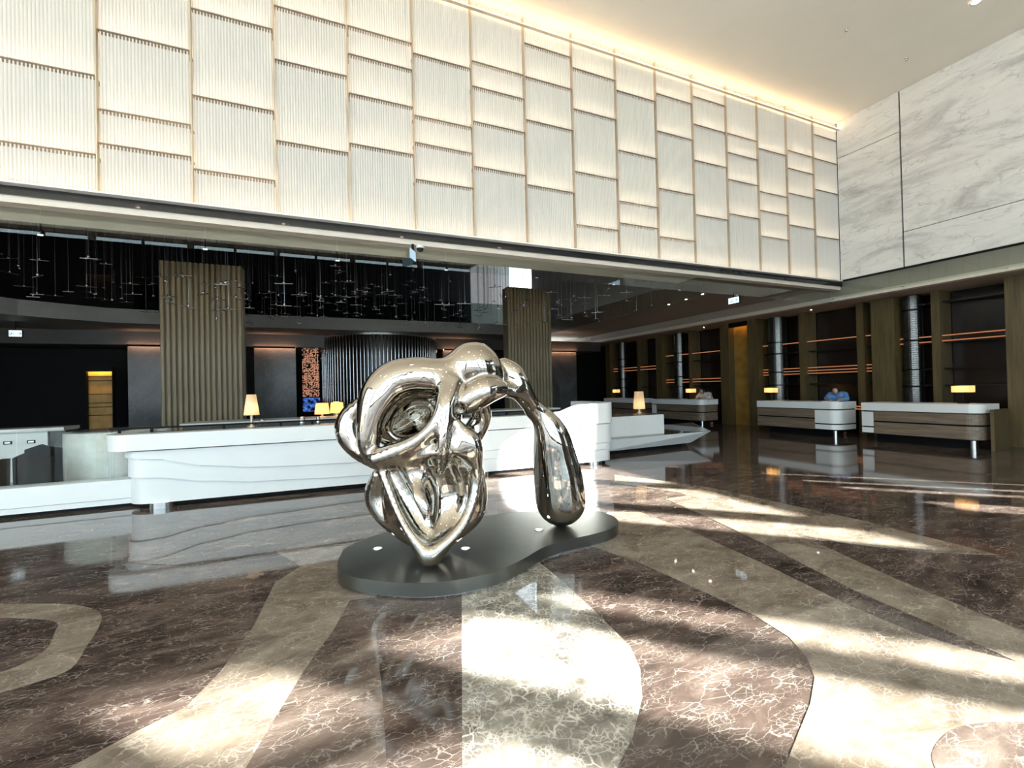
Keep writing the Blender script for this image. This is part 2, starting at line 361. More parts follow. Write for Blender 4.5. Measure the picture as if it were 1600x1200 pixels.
def panel_glass():
    m, N, L, b = new_mat('frosted_rod_glass')
    b.inputs['Roughness'].default_value = 0.25
    tc = N.new('ShaderNodeTexCoord'); no = N.new('ShaderNodeTexNoise'); mp = N.new('ShaderNodeMapping')
    mp.inputs['Scale'].default_value = (24, 1, 0.3); no.inputs['Scale'].default_value = 1.0
    ra = N.new('ShaderNodeValToRGB'); ra.color_ramp.elements[0].color = (0.74, 0.75, 0.74, 1); ra.color_ramp.elements[1].color = (0.88, 0.88, 0.86, 1)
    L.new(tc.outputs['Object'], mp.inputs[0]); L.new(mp.outputs[0], no.inputs['Vector']); L.new(no.outputs['Fac'], ra.inputs[0]); L.new(ra.outputs[0], b.inputs['Base Color'])
    t = N.new('ShaderNodeBsdfTranslucent'); L.new(ra.outputs[0], t.inputs[0])
    mx = N.new('ShaderNodeMixShader'); mx.inputs[0].default_value = 0.35
    L.new(b.outputs[0], mx.inputs[1]); L.new(t.outputs[0], mx.inputs[2]); L.new(mx.outputs[0], N['Material Output'].inputs[0])
    return m
M['panel'] = panel_glass()

def shade_mat(name, c, es):
    m, N, L, b = new_mat(name)
    N.remove(b)
    d = N.new('ShaderNodeBsdfDiffuse'); d.inputs[0].default_value = (*c, 1)
    t = N.new('ShaderNodeBsdfTranslucent'); t.inputs[0].default_value = (*c, 1)
    mx = N.new('ShaderNodeMixShader'); mx.inputs[0].default_value = 0.5
    L.new(d.outputs[0], mx.inputs[1]); L.new(t.outputs[0], mx.inputs[2])
    e = N.new('ShaderNodeEmission'); e.inputs[0].default_value = (1.0, 0.62, 0.25, 1); e.inputs[1].default_value = es
    ad = N.new('ShaderNodeAddShader')
    L.new(mx.outputs[0], ad.inputs[0]); L.new(e.outputs[0], ad.inputs[1]); L.new(ad.outputs[0], N['Material Output'].inputs[0])
    return m
M['shade'] = shade_mat('cream_lamp_shade', (0.85, 0.75, 0.6), 0.12)
M['shade_amber'] = shade_mat('amber_lamp_shade', (0.9, 0.65, 0.3), 0.7)
M['bulb'] = emitter('lamp_bulb', (1.0, 0.6, 0.25), 30.0)

# ------------------------------------------------------------------ shell: floor, ceilings, walls
TOP = 8.87       # hall ceiling
SOF = 4.30       # soffit of the inner zone
floor = MB().box(-14, 17.6, -9.2, 24, -0.2, 0.0).build('floor', M['floor_dark'])
struct(floor, 'polished dark brown marble floor with pale curved stone inlays')
SLAB_MAT = {'ring': 'floor_tan', 'bandB': 'floor_tan', 'medC': 'floor_mid', 'darkD': 'floor_dark', 'lightE': 'floor_light',
            'tanG': 'floor_tan', 'bandI': 'floor_tan', 'bandK': 'floor_tan', 'disc': 'floor_mid', 'apron': 'floor_mid'}
SLAB_TXT = {'ring': 'tan stone ring inlay', 'bandB': 'curved tan stone band', 'medC': 'mid brown stone wedge', 'darkD': 'narrow dark stone strip',
            'lightE': 'pale stone inlay with a round edge', 'tanG': 'broad tan stone field', 'bandI': 'diagonal tan stone band',
            'bandK': 'pointed tan stone sliver', 'disc': 'round brown stone disc', 'apron': 'mid brown stone apron'}
for i, (k, poly) in enumerate(FLOOR_SLABS.items()):
    pl = catmull(poly, 4) if k in ('ring', 'disc') else poly
    o = MB().prism(list(pl), -0.02, 0.0012 + 0.0004*i).build('floor_slab', M[SLAB_MAT[k]], floor)
    o['label'] = SLAB_TXT[k]

ground = MB().box(-60, 80, -70, 60, -0.6, -0.3).build('ground', mat('outdoor_paving', (0.58, 0.55, 0.50), 0.9))
struct(ground, 'pale paving outside the windows')

ceil = MB().box(-12.06, 14.02, -9.2, 8.3, TOP, TOP+0.25).build('ceiling', M['white_matte'])
struct(ceil, 'smooth cream ceiling of the tall hall')

# wall with rectangular holes: grid cells that lie in no hole
def holed(mb, axis, c0, c1, a0, a1, z0, z1, holes):
    A = sorted({a0, a1, *[h[0] for h in holes], *[h[1] for h in holes]})
    Z = sorted({z0, z1, *[h[2] for h in holes], *[h[3] for h in holes]})
    for i in range(len(A)-1):
        for j in range(len(Z)-1):
            ca, cz = (A[i]+A[i+1])/2, (Z[j]+Z[j+1])/2
            if any(h[0] < ca < h[1] and h[2] < cz < h[3] for h in holes): continue
            if axis == 'y': mb.box(A[i], A[i+1], c0, c1, Z[j], Z[j+1])
            else: mb.box(c0, c1, A[i], A[i+1], Z[j], Z[j+1])
    return mb

back_holes = [(-11.6, -8.6, 0.3, 8.7), (-8.4, -5.0, 0.3, 8.7), (-4.8, -1.4, 0.3, 8.7), (-1.2, 2.2, 0.3, 8.7), (2.4, 5.8, 0.3, 8.7), (6.0, 8.9, 0.3, 8.7),
              (10.15, 11.05, 5.35, 6.16), (10.15, 11.05, 6.26, 6.72), (11.55, 12.5, 5.35, 6.72), (12.84, 13.3, 5.35, 6.72)]
right_holes = [(-3.35, -1.25, 4.95, 6.75), (-5.5, -3.8, 4.95, 6.75), (-6.75, -5.95, 4.95, 6.75),
               (-1.38, -1.18, 0.6, 3.87), (-2.15, -1.9, 0.6, 3.87), (-2.8, -2.45, 0.6, 3.87), (-4.2, -3.5, 0.6, 3.87)]
wb = struct(holed(MB(), 'y', -9.06, -9.0, -12, 13.80, 0, TOP, back_holes).build('wall_back', M['outer_wall']), 'brown clad wall with tall windows behind the viewer')
wr = struct(holed(MB(), 'x', 13.74, 13.80, -9.0, -1.0, 0, TOP, right_holes).build('wall_right', M['outer_wall']), 'brown clad wall with window openings beside the hall')
left_fill_holes = [(-8.6, -6.2, 0.3, 8.6), (-6.0, -3.4, 0.3, 8.6), (-3.2, -0.6, 0.3, 8.6), (-0.4, 2.2, 0.3, 8.6), (2.4, 5.0, 0.3, 8.6)]  # unseen windows added to bring sky light onto the marble and ceiling
struct(holed(MB(), 'x', -12.06, -12, -9.06, 24, 0, TOP, left_fill_holes).build('wall_left', M['outer_wall']), 'brown clad wall at the unseen far left of the hall, tall windows added for fill light')
wn = 0
for axis, holes, xw in (('y', back_holes, 0), ('x', right_holes, 13.77), ('x', left_fill_holes, -12.03)):
    for h in holes:
        wn += 1
        w = thing('window_%d' % wn, 'clear window outside the view', 'window', ((h[0]+h[1])/2, -9.03, h[2]) if axis == 'y' else (xw, (h[0]+h[1])/2, h[2]))
        del w['category']; w['kind'] = 'structure'
        pb = MB(); fb = MB(); t = 0.04
        if axis == 'y':
            pb.box(h[0], h[1], -9.035, -9.025, h[2], h[3])
            for a, b_, c, d in ((h[0], h[0]+t, h[2], h[3]), (h[1]-t, h[1], h[2], h[3]), (h[0], h[1], h[2], h[2]+t), (h[0], h[1], h[3]-t, h[3])):
                fb.box(a, b_, -9.05, -9.01, c, d)
            if h[3]-h[2] > 5:
                for zz in (2.6, 4.4, 6.6): fb.box(h[0], h[1], -9.05, -9.01, zz, zz+0.14)
                fb.box((h[0]+h[1])/2-0.06, (h[0]+h[1])/2+0.06, -9.05, -9.01, h[2], h[3])
        else:
            pb.box(xw-.005, xw+.005, h[0], h[1], h[2], h[3])
            for a, b_, c, d in ((h[0], h[0]+t, h[2], h[3]), (h[1]-t, h[1], h[2], h[3]), (h[0], h[1], h[2], h[2]+t), (h[0], h[1], h[3]-t, h[3])):
                fb.box(xw-.02, xw+.02, a, b_, c, d)
            if h[3]-h[2] > 5:
                for zz in (2.6, 4.4, 6.6): fb.box(xw-.02, xw+.02, h[0], h[1], zz, zz+0.14)
        pb.build('pane', M['pane'], w); fb.build('window_frame', M['black'], w)

# marble wall on the right, above the open reception zone
wm = struct(MB().box(13.78, 14.02, -1.0, 8.3, 4.42, TOP).build('wall_marble', M['black']), 'white veined marble wall above the reception zone')
ys = [(-1.0, 1.2, (4.42, 5.9, 7.85, TOP)), (1.21, 3.35, (4.42, 6.3, TOP)), (3.36, 6.49, (4.42, 5.30, TOP)), (6.51, 8.0, (4.42, 7.85, TOP))]
for a, b_, zs in ys:
    for z0, z1 in zip(zs, zs[1:]):
        MB().box(13.74, 13.78, a+0.008, b_-0.008, z0+0.008, z1-0.008).build('marble_slab', M['marble'], wm)

# ------------------------------------------------------------------ front wall of lit ribbed glass panels
PW = 1.0907
X0 = -3.67
JOINT = [[4.93, 6.02, 7.31, 8.16], [5.10, 5.57, 6.67, 7.96], [4.93, 6.02, 7.31, 8.16], [5.57, 6.85, 7.70, 8.36],
         [5.74, 6.58, 7.24, 7.71], [5.32, 5.97, 6.45, 7.55], [5.74, 6.58, 7.24, 7.71], [5.57, 6.85, 7.70, 8.36]]
wf = struct(MB().box(-12, 13.74, 8.26, 8.3, 4.40, TOP).box(-12, 13.74, 8.06, 8.26, 4.40, 4.41).build('wall_front', M['white_matte']), 'upper wall clad in rows of glowing ribbed glass panels')
cache = {}
def rib_mesh(h):
    key = round(h, 3)
    if key in cache: return cache[key]
    mb = MB(); n = 26; w = PW - 0.05; p = w/n
    for i in range(n):
        x = -w/2 + i*p
        prof = [(x, 0.0), (x+p*0.16, -0.016), (x+p*0.5, -0.024), (x+p*0.84, -0.016), (x+p, 0.0)]
        vs = [(a, b, 0.02) for a, b in prof] + [(a, b, h-0.055) for a, b in prof]
        mb.add(vs, [(j, j+1, j+6, j+5) for j in range(4)], True)
        mb.add([(a, b, h-0.055) for a, b in prof], [(0, 1, 2, 3, 4)])
        mb.box(x+p*0.3, x+p*0.7, -0.02, -0.008, h-0.055, h-0.012)      # pin holding the rod
    cache[key] = me = mb.mesh('glass_panel', M['panel'])
    return me
mrail, mled = {}, {}
for ci in range(-8, 16):
    xa = X0 + ci*PW; xc = xa + PW/2
    js = [4.42] + JOINT[ci % 8] + [TOP-0.03]
    for z0, z1 in zip(js, js[1:]):
        hh = z1 - z0
        p = obj('glass_panel', rib_mesh(hh), wf); p.location = (xc, 8.035, z0)
        if not mrail:
            mrail['r'] = MB().box(-PW/2+0.012, PW/2-0.012, -0.040, 0.22, -0.005, 0.005).mesh('panel_rail', M['rail'])
            mled['l'] = MB().box(-PW/2+0.03, PW/2-0.03, 0.10, 0.125, 0.0055, 0.0095).mesh('panel_light', M['led_panel'])
        for nm, me in (('panel_rail', mrail['r']), ('panel_light', mled['l'])):
            o = bpy.data.objects.new(nm, me); col.objects.link(o); o.parent = p
    o = MB().box(xa-0.007, xa+0.007, 7.975, 8.06, 4.40, TOP-0.02).build('panel_mullion', M['bronze'], wf)
MB().box(-12, 13.74, 7.91, 7.97, TOP-0.24, TOP-0.22).build('cove_rail', M['bronze'], wf)
MB().box(-12, 13.73, 7.93, 7.955, TOP-0.219, TOP-0.20).build('cove_light', M['led_cove'], wf)
MB().box(-12, 13.74, 7.94, 8.1, 4.385, 4.405).build('bottom_lip', M['white'], wf)

# trims below the front wall, hanging glass smoke curtain
struct(MB().box(-12, 13.9, 8.06, 8.16, 4.27, 4.384).build('trim_1', M['black_gloss']), 'dark mirrored strip under the glowing panels')
struct(MB().box(-12, 13.9, 8.10, 8.30, 4.18, 4.27).build('trim_2', M['beige']), 'beige beam strip under the mirrored strip')
def curtain(name, label, axis, c, a0, a1, z0, z1, step):
    t = thing(name, label, 'glass curtain', (c, a0, z0) if axis == 'x' else (a0, c, z0))
    a = a0
    while a < a1-0.05:
        b_ = min(a+step, a1)
        mb = MB()
        if axis == 'y': mb.box(a+0.006, b_-0.006, c, c+0.012, z0, z1)
        else: mb.box(c, c+0.012, a+0.006, b_-0.006, z0, z1)
        mb.build('glass_sheet', M['glass'], t)
        mb = MB()
        if axis == 'y': mb.box(b_-0.03, b_+0.03, c-0.012, c+0.024, z0-0.012, z0+0.01)
        else: mb.box(c-0.012, c+0.024, b_-0.03, b_+0.03, z0-0.012, z0+0.01)
        mb.build('clamp', M['steel'], t)
        a = b_
    return t
curtain('smoke_curtain', 'long hanging glass curtain under the glowing panel wall', 'y', 8.32, -9.0, 13.85, 3.84, 4.30, 1.9)
curtain('smoke_curtain', 'hanging glass curtain beside the chandelier void, running away from view', 'x', 9.05, 8.5, 17.9, 3.80, 4.28, 1.5)
curtain('smoke_curtain', 'hanging glass curtain under the white marble wall', 'x', 13.86, -1.0, 8.3, 3.96, 4.40, 1.9)

# inner zone: soffits round a tall dark void
struct(MB().box(-12, 9.05, 8.3, 9.35, SOF, SOF+0.3).build('ceiling_front_soffit', M['white_matte']), 'pale soffit strip behind the hanging glass')
struct(MB().box(9.05, 14.0, 8.3, 24, SOF, SOF+0.3).build('ceiling_side_soffit', M['soffit']), 'brown soffit over the passage beside the reception desks')
struct(MB().box(14.0, 17.6, -1.0, 24, 3.92, SOF+0.3).build('ceiling_reception', M['soffit']), 'low soffit over the reception shelves')
struct(MB().box(13.92, 14.16, -1.0, 22, 3.90, 4.02).build('trim_3', M['beige']), 'pale cove edge running above the reception desks')
slab = [(-12, 13.2), (-10, 13.8), (-8.4, 15.4), (-7.2, 16.9), (-5.6, 17.8), (-4, 18.0), (9.05, 18.0), (9.05, 24), (-12, 24)]
struct(MB().prism(slab, 3.90, 4.34).build('ceiling_rear_slab', M['grey_slab']), 'grey edge of the upper floor slab behind the chandelier')
struct(MB().box(9.05, 9.30, 9.35, 18, SOF+0.3, 8.6).box(9.04, 9.05, 9.35, 18, SOF, 5.3).build('wall_void_side', M['grey_slab']), 'grey side face of the chandelier void')
struct(MB().box(-12, 9.3, 8.32, 24, 8.6, 8.85).build('ceiling_void', M['black']), 'black ceiling of the chandelier void')
struct(MB().box(-12, 9.05, 8.33, 9.34, SOF+0.3, 8.6).build('wall_void_front', M['black']), 'black inner face of the void behind the panel wall')
up = struct(MB().box(-12, 9.05, 20.4, 20.6, 4.34, 8.6).build('wall_upper_rear', M['black_gloss']), 'black upper storey wall behind the chandelier')
struct(MB().box(-12, 17.6, 22.0, 22.2, 0, 3.9).build('wall_rear', M['black']), 'black rear wall behind the bar')
struct(MB().box(-12, 14.0, 20.0, 22, 3.42, 3.9).build('ceiling_rear_band', M['soffit_dark']), 'dark bulkhead above the rear stone panels')
struct(MB().box(15.75, 15.95, -1.0, 24, 0, 3.92).build('wall_shelf_back', M['wood_dark']), 'dark wall behind the reception shelves')
struct(MB().box(13.98, 15.75, -1.2, -1.0, 0, 4.4).build('wall_reception_end', M['outer_wall']), 'plain end wall of the reception zone')

# ------------------------------------------------------------------ signed distance modelling
def smin(a, b, k):
    h = np.clip(0.5 + 0.5*(b-a)/k, 0, 1)
    return b + (a-b)*h - k*h*(1-h)
def smax(a, b, k): return -smin(-a, -b, k)
def sd_chain(P, pts, k=0.01):
    if len(pts) > 2: pts = catmull(pts, 4, False); k = min(k, 0.012)
    # work only in the box round the chain; farther off the value cannot matter
    sl = []
    for ax in range(3):
        c = P[ax][(slice(None), 0, 0) if ax == 0 else ((0, slice(None), 0) if ax == 1 else (0, 0, slice(None)))]
        lo_ = min(p[ax]-p[3] for p in pts)-0.2; hi_ = max(p[ax]+p[3] for p in pts)+0.2
        sl.append(slice(int(np.searchsorted(c, lo_)), int(np.searchsorted(c, hi_))))
    sl = tuple(sl); full = np.full(P[0].shape, 0.2, np.float32); P = [p[sl] for p in P]
    out = None
    for (ax, ay, az, ar), (bx, by, bz, br) in zip(pts, pts[1:]):
        A = np.array((ax, ay, az), np.float32); D = np.array((bx-ax, by-ay, bz-az), np.float32)
        t = np.clip(((P[0]-A[0])*D[0] + (P[1]-A[1])*D[1] + (P[2]-A[2])*D[2]) / max(1e-9, float(D@D)), 0, 1)
        d = np.sqrt((P[0]-A[0]-t*D[0])**2 + (P[1]-A[1]-t*D[1])**2 + (P[2]-A[2]-t*D[2])**2) - (ar + (br-ar)*t)
        out = d if out is None else smin(out, d, k)
    full[sl] = out
    return full
def sd_ell(P, c):
    x, y, z, rx, ry, rz, rot = c
    a = math.radians(rot); ca, sa = math.cos(a), math.sin(a)
    X = P[0]-x; Y = P[1]-y; Z = P[2]-z
    u = (X*ca - Y*sa)/rx; v = (X*sa + Y*ca)/ry; w = Z/rz
    n = np.sqrt(u*u + v*v + w*w)
    g = np.sqrt((u/rx)**2 + (v/ry)**2 + (w/rz)**2) + 1e-6
    return n*(n-1)/g
def grid(lo, hi, h):
    ax = [np.arange(a, b+h, h, dtype=np.float32) for a, b in zip(lo, hi)]
    return np.meshgrid(*ax, indexing='ij')
def sdf_mesh(name, D, lo, h, m, rot=None, off=(0, 0, 0), relax=4):
    g = openvdb.FloatGrid(4*h)
    g.copyFromArray(np.clip(D, -4*h, 4*h).astype(np.float32))
    pts, quads = g.convertToQuads(isovalue=0.0)
    pts = pts.astype(np.float64)*h + np.array(lo)
    q = np.array(quads)
    e = np.concatenate([q[:, [0, 1]], q[:, [1, 2]], q[:, [2, 3]], q[:, [3, 0]]])
    cnt = np.bincount(e.ravel(), minlength=len(pts))[:, None].astype(float)
    for s in [0.5, -0.52]*relax:                     # smooth without shrinking
        acc = np.zeros_like(pts)
        np.add.at(acc, e[:, 0], pts[e[:, 1]]); np.add.at(acc, e[:, 1], pts[e[:, 0]])
        pts = pts + s*(acc/np.maximum(cnt, 1) - pts)
    if rot is not None: pts = pts @ np.array(rot).T
    pts = pts + np.array(off)
    me = bpy.data.meshes.new(name)
    me.from_pydata(pts.tolist(), [], q.tolist())
    # outward orientation
    a = pts[q[:, 0]]; b = pts[q[:, 1]]; c = pts[q[:, 2]]
    if (np.cross(b-a, c-a)*(a - pts.mean(0))).sum() < 0: me.flip_normals()
    me.polygons.foreach_set('use_smooth', [True]*len(me.polygons))
    me.update(); me.materials.append(m)
    return me

# ------------------------------------------------------------------ the mirror-steel sculpture and its plate
lo = (-1.85, -1.75, 3.55); hi = (0.95, 0.55, 5.5); H = 0.0125
P = grid(lo, hi, H)
body = None
for c in SCULPT_ADD:
    d = sd_ell(P, c)
    body = d if body is None else smin(body, d, 0.09)
for k, w in (('cone', .06), ('arch', .07), ('lobeL', .05), ('lobeLL', .04), ('lobeR', .04), ('backarch', .05), ('shL', .09), ('shR', .08), ('snout', .06)):
    body = smin(body, sd_chain(P, SCULPT[k]), w)
for k, w in (('bowlT', .10), ('bowlR', .07), ('bowlL', .05)): body = smax(body, -sd_chain(P, SCULPT[k]), w)
for c, w in zip(SCULPT_CUT, (.05, .05, .03)): body = smax(body, -sd_ell(P, c), w)
for k, w in (('fold', .06), ('shL', .08), ('rimL', .04), ('rimR', .04), ('head', .035)):
    body = smin(body, sd_chain(P, SCULPT[k]), w)
tail = smin(sd_chain(P, SCULPT['leg']), sd_chain(P, SCULPT['neck']), 0.05)
tail = smin(tail, sd_chain(P, SCULPT['ear']), 0.06)
body = smin(body, tail, 0.04)
sc_me = sdf_mesh('mirror_sculpture', body, lo, H, M['chrome'], ROWS, (0, 0, 1.6), relax=14)
sc = obj('mirror_sculpture', sc_me)
tag(sc, 'large mirror-polished steel abstract sculpture with a drop-shaped leg, standing on the dark plate', 'sculpture')
del P, body, tail
sc_min = min(v.co.z for v in sc_me.vertices)

plate = thing('sculpture_plate', 'low kidney-shaped dark steel plate on the marble floor under the sculpture', 'plinth', (1.6, 4.25, 0))
outline = catmull(PLATE, 5)
pm = MB()
n = len(outline)
cx = sum(p[0] for p in outline)/n; cy = sum(p[1] for p in outline)/n
pm.prism(outline, 0.018, 0.125, True)
pm.build('plate', M['plate'], plate, bevel=0.006)
inner = [(cx+(x-cx)*0.975, cy+(y-cy)*0.965) for x, y in outline]
MB().prism(inner, 0.0, 0.018).build('shadow_gap', M['steel'], plate)
for x, y in PLATE_LIGHTS:
    s = MB().lathe([(0.045, 0.124), (0.045, 0.128), (0.033, 0.128)], x, y, 20, cap=False).build('spotlight_ring', M['steel'], plate)
    MB().lathe([(0.033, 0.1245), (0.033, 0.1275)], x, y, 20).build('lens', M['spot'], s)

# ------------------------------------------------------------------ long white counter
WAVE1 = [(-2.4, .74), (-2.03, .71), (-1.36, .56), (-.74, .485), (0, .455), (.74, .44), (2, .45), (3.5, .47), (6, .44)]
WAVE2 = [(-2.4, .46), (-2.03, .44), (-1.36, .33), (-.74, .26), (.74, .21), (3.5, .32), (6, .30)]
def rounded_front(xa, xb, ya, yb, r, depth, n=8):
    """plan line: back left, round the corner, along the front, round the corner, back right"""
    pts = [(xa, ya+depth)]
    for i in range(n+1):
        a = math.pi + (math.pi/2)*i/n
        pts.append((xa+r+r*math.cos(a), ya+r+r*math.sin(a)))
    for i in range(1, 36):
        t = i/36; x = xa+r+(xb-r-xa-r)*t
        pts.append((x, ya+(yb-ya)*t))
    for i in range(n+1):
        a = 1.5*math.pi + (math.pi/2)*i/n
        pts.append((xb-r+r*math.cos(a), yb+r+r*math.sin(a)))
    pts.append((xb, yb+depth))
    return pts
def shell(path, zb, zt, thick=0.12):
    mb = MB(); n = len(path); inn = []
    for i in range(n):
        a = path[max(0, i-1)]; b = path[min(n-1, i+1)]
        dx, dy = b[0]-a[0], b[1]-a[1]; l = math.hypot(dx, dy)
        inn.append((path[i][0]-dy/l*thick, path[i][1]+dx/l*thick))
    rows = [[(x, y, zb(x)) for x, y in path], [(x, y, zt(x)) for x, y in path],
            [(x, y, zt(p[0])) for (x, y), p in zip(inn, path)], [(x, y, zb(p[0])) for (x, y), p in zip(inn, path)]]
    for r in range(4):
        A, B = rows[r], rows[(r+1) % 4]
        mb.add(A+B, [(i, i+1, n+i+1, n+i) for i in range(n-1)], r in (0, 2))
    return mb
ct = thing('reception_counter', 'long white counter with wavy stepped front behind the sculpture', 'counter', (1.7, 8.0, 0))
TOPZ = lambda x: lerp_table([(4.0, 1.075), (4.5, 1.09), (5.15, 1.25), (5.9, 1.27)], x)
W1 = lambda x: lerp_table(WAVE1, x); W2 = lambda x: lerp_table(WAVE2, x)
shell(rounded_front(-2.36, 5.80, 8.10, 7.86, 0.28, 1.2), lambda x: 0.075, W2).build('base_panel', M['white'], ct)
shell(rounded_front(-2.385, 5.815, 8.06, 7.84, 0.29, 1.2), lambda x: W2(x)+0.007, W1).build('wave_panel', M['white'], ct)
shell(rounded_front(-2.42, 5.83, 8.02, 7.825, 0.30, 1.2), lambda x: W1(x)+0.007, lambda x: 0.83).build('upper_panel', M['white'], ct)
shell(rounded_front(-2.60, 5.86, 7.95, 7.80, 0.34, 1.35), lambda x: lerp_table([(3.6, .85), (4.8, .846)], x), TOPZ, 0.32).build('counter_band', M['white'], ct)
MB().prism(rounded_front(-2.28, 5.74, 8.2, 7.96, 0.26, 1.0), 0.012, 0.075).build('plinth', M['black'], ct)
for x, y in ((-1.95, 8.2), (1.2, 8.12), (2.9, 8.06), (5.35, 7.98)):
    MB().lathe([(0.16, 0.0), (0.16, 0.075)], x, y, 24).build('foot', M['steel'], ct)
MB().prism([(-2.3, 8.25), (5.0, 8.1), (5.0, 9.2), (-2.3, 9.2)], 1.0, 1.03).build('counter_top', M['grey_stone'], ct)
rl = MB()
rl.box(-2.62, 4.3, 8.38, 8.41, 1.125, 1.15); rl.build('top_rail', M['black'], ct)
for x in (-2.5, -2.12, -1.2, -0.41, 0.06, 0.9, 1.8, 2.7, 3.6):
    MB().box(x-0.018, x+0.018, 8.385, 8.405, 1.03, 1.126).build('rail_post', M['black'], ct)
fr = MB()
for a, b_, c, d in ((4.45, 5.0, .80, .83), (4.45, 5.0, .36, .39), (4.97, 5.0, .36, .83), (4.45, 4.48, .36, .83)):
    fr.box(a, b_, 7.79, 7.86, c, d)
fr.build('inset_frame', M['beige'], ct)

# raised tall white wing behind the right end
lw = thing('low_wall', 'low white curved wall with a shadow groove left of the counter', 'low wall', (-4.5, 8.4, 0))
MB().box(-9, -2.2, 8.42, 8.75, 0.13, 0.40).build('wall_cap', M['white'], lw, bevel=0.004)
MB().box(-9, -2.2, 8.435, 8.75, 0.05, 0.125).build('wall_base', M['white'], lw)
MB().box(-9, -2.2, 8.50, 8.7, 0.0, 0.13).build('plinth', M['black'], lw)
gb = thing('glass_balustrade', 'frameless clear glass panels standing on the low white wall', 'balustrade', (-4.5, 8.6, 0.4))
for a, b_ in ((-6.7, -5.7), (-5.69, -4.69), (-4.68, -3.69), (-3.68, -2.68), (-2.67, -2.615)):
    MB().box(a+0.005, b_-0.005, 8.58, 8.592, 0.402, 1.16).build('glass_sheet', M['glass_clear'], gb)

tz = thing('terrazzo_drum', 'pale speckled terrazzo drum end of the bar behind the glass', 'bar end', (-3.0, 10.1, 0))
MB().lathe([(0.72, 0.0), (0.72, 1.02), (0.705, 1.035), (0.68, 1.035)], -3.0, 10.1, 48).build('drum', M['terrazzo'], tz)
MB().lathe([(0.60, 1.035), (0.60, 1.05)], -3.0, 10.1, 32).build('drum_top', M['grey_stone'], tz)

cb = thing('bar_cabinet', 'white bar cabinet with pale stone top and two socket plates at far left', 'cabinet', (-6, 12.3, 0))
MB().box(-8, -4.45, 12.0, 12.7, 0.96, 1.03).build('worktop', M['terrazzo'], cb, bevel=0.004)
MB().box(-8, -4.72, 12.06, 12.65, 0.0, 0.96).build('body', M['white'], cb)
MB().box(-4.72, -4.46, 12.1, 12.65, 0.0, 0.96).build('side_panel', M['grey_stone'], cb)
for x in (-5.30, -4.96):
    s = MB().box(x-0.06, x+0.06, 12.045, 12.06, 0.74, 0.80).build('socket_plate', M['black'], cb)
    MB().box(x-0.04, x+0.04, 12.04, 12.046, 0.755, 0.785).build('socket_glow_face', mat('socket_white', (.9, .9, .9), .4, emit=(1, 1, 1), es=.6), s)  # outlet face with an even glow put into its material, no lamp

bk = thing('back_bar', 'low grey stone back bar behind the white counter', 'back bar', (1.5, 10.9, 0))
MB().box(-2.2, 6.0, 10.7, 11.4, 0.0, 1.02).build('body', M['grey_stone'], bk)
MB().box(-2.25, 6.1, 10.6, 11.5, 1.02, 1.06).build('worktop', M['terrazzo'], bk, bevel=0.004)

def lounge_chair(x, y, m, label, w=0.5, rz=0.0):
    t = thing('lounge_chair', label, 'chair', (x, y, 0), 'dark chairs behind the glass')
    def arc(r, z0, z1, a0, a1, th):
        mb = MB(); n = 14; v = []
        for i in range(n+1):
            a = math.radians(a0+(a1-a0)*i/n)
            for rr, zz in ((r, z0), (r*1.04, z1), (r*1.04-th, z1), (r-th, z0)):
                v.append((x+rr*math.cos(a), y+rr*math.sin(a)*0.9, zz - (0.10*abs(math.cos(a)) if zz == z1 else 0)))
        fs = [(4*i+j, 4*i+(j+1) % 4, 4*i+4+(j+1) % 4, 4*i+4+j) for i in range(n) for j in range(4)]
        fs += [(0, 1, 2, 3), (4*n+3, 4*n+2, 4*n+1, 4*n)]
        mb.add(v, fs, True); return mb
    arc(w*0.56, 0.10, 0.84, 170, 370, 0.08).build('backrest', m, t)
    MB().lathe([(w*0.46, 0.14), (w*0.5, 0.2), (w*0.5, 0.42), (w*0.44, 0.46)], x, y, 20).build('seat', m, t)
    for sx in (-1, 1):
        for sy in (-1, 1):
            MB().cyl((x+sx*w*.33, y+sy*w*.3, 0), (x+sx*w*.3, y+sy*w*.28, 0.16), 0.018, 8).build('leg', M['black'], t)
lounge_chair(-4.30, 9.12, M['taupe'], 'taupe leather tub chair at the left frame edge', 0.52)
lounge_chair(-3.71, 9.08, M['leather'], 'dark brown leather tub chair beside the terrazzo drum', 0.38)
lounge_chair(-4.1, 10.5, M['black'], 'black tub chair further back behind the taupe chair', 0.5)
lounge_chair(-3.72, 10.9, M['black'], 'small black tub chair in front of the white bar cabinet', 0.42)

# right end: white ledge with pointed prow and a raised block
lg = thing('white_ledge', 'low white ledge with a slanting pointed end right of the counter', 'ledge', (7.4, 9.0, 0))
mb = MB()
f = [(5.9, 8.74, .10), (8.95, 8.95, .10), (9.45, 8.74, .385), (5.9, 8.66, .385)]
b_ = [(5.9, 10.6, .10), (10.6, 10.9, .10), (11.1, 11.0, .385), (5.9, 10.6, .385)]
mb.add(f+b_, [(0, 1, 2, 3), (7, 6, 5, 4), (1, 5, 6, 2), (0, 4, 5, 1), (3, 7, 4, 0)])
mb.build('ledge_body', M['white'], lg)
MB().add([(5.9, 8.70, .386), (9.42, 8.76, .386), (11.05, 10.98, .386), (5.9, 10.58, .386), (5.9, 8.70, .392), (9.42, 8.76, .392), (11.05, 10.98, .392), (5.9, 10.58, .392)],
         [(4, 5, 6, 7), (0, 1, 5, 4), (1, 2, 6, 5), (2, 3, 7, 6), (3, 0, 4, 7)]).build('ledge_top', M['floor_mid'], lg)
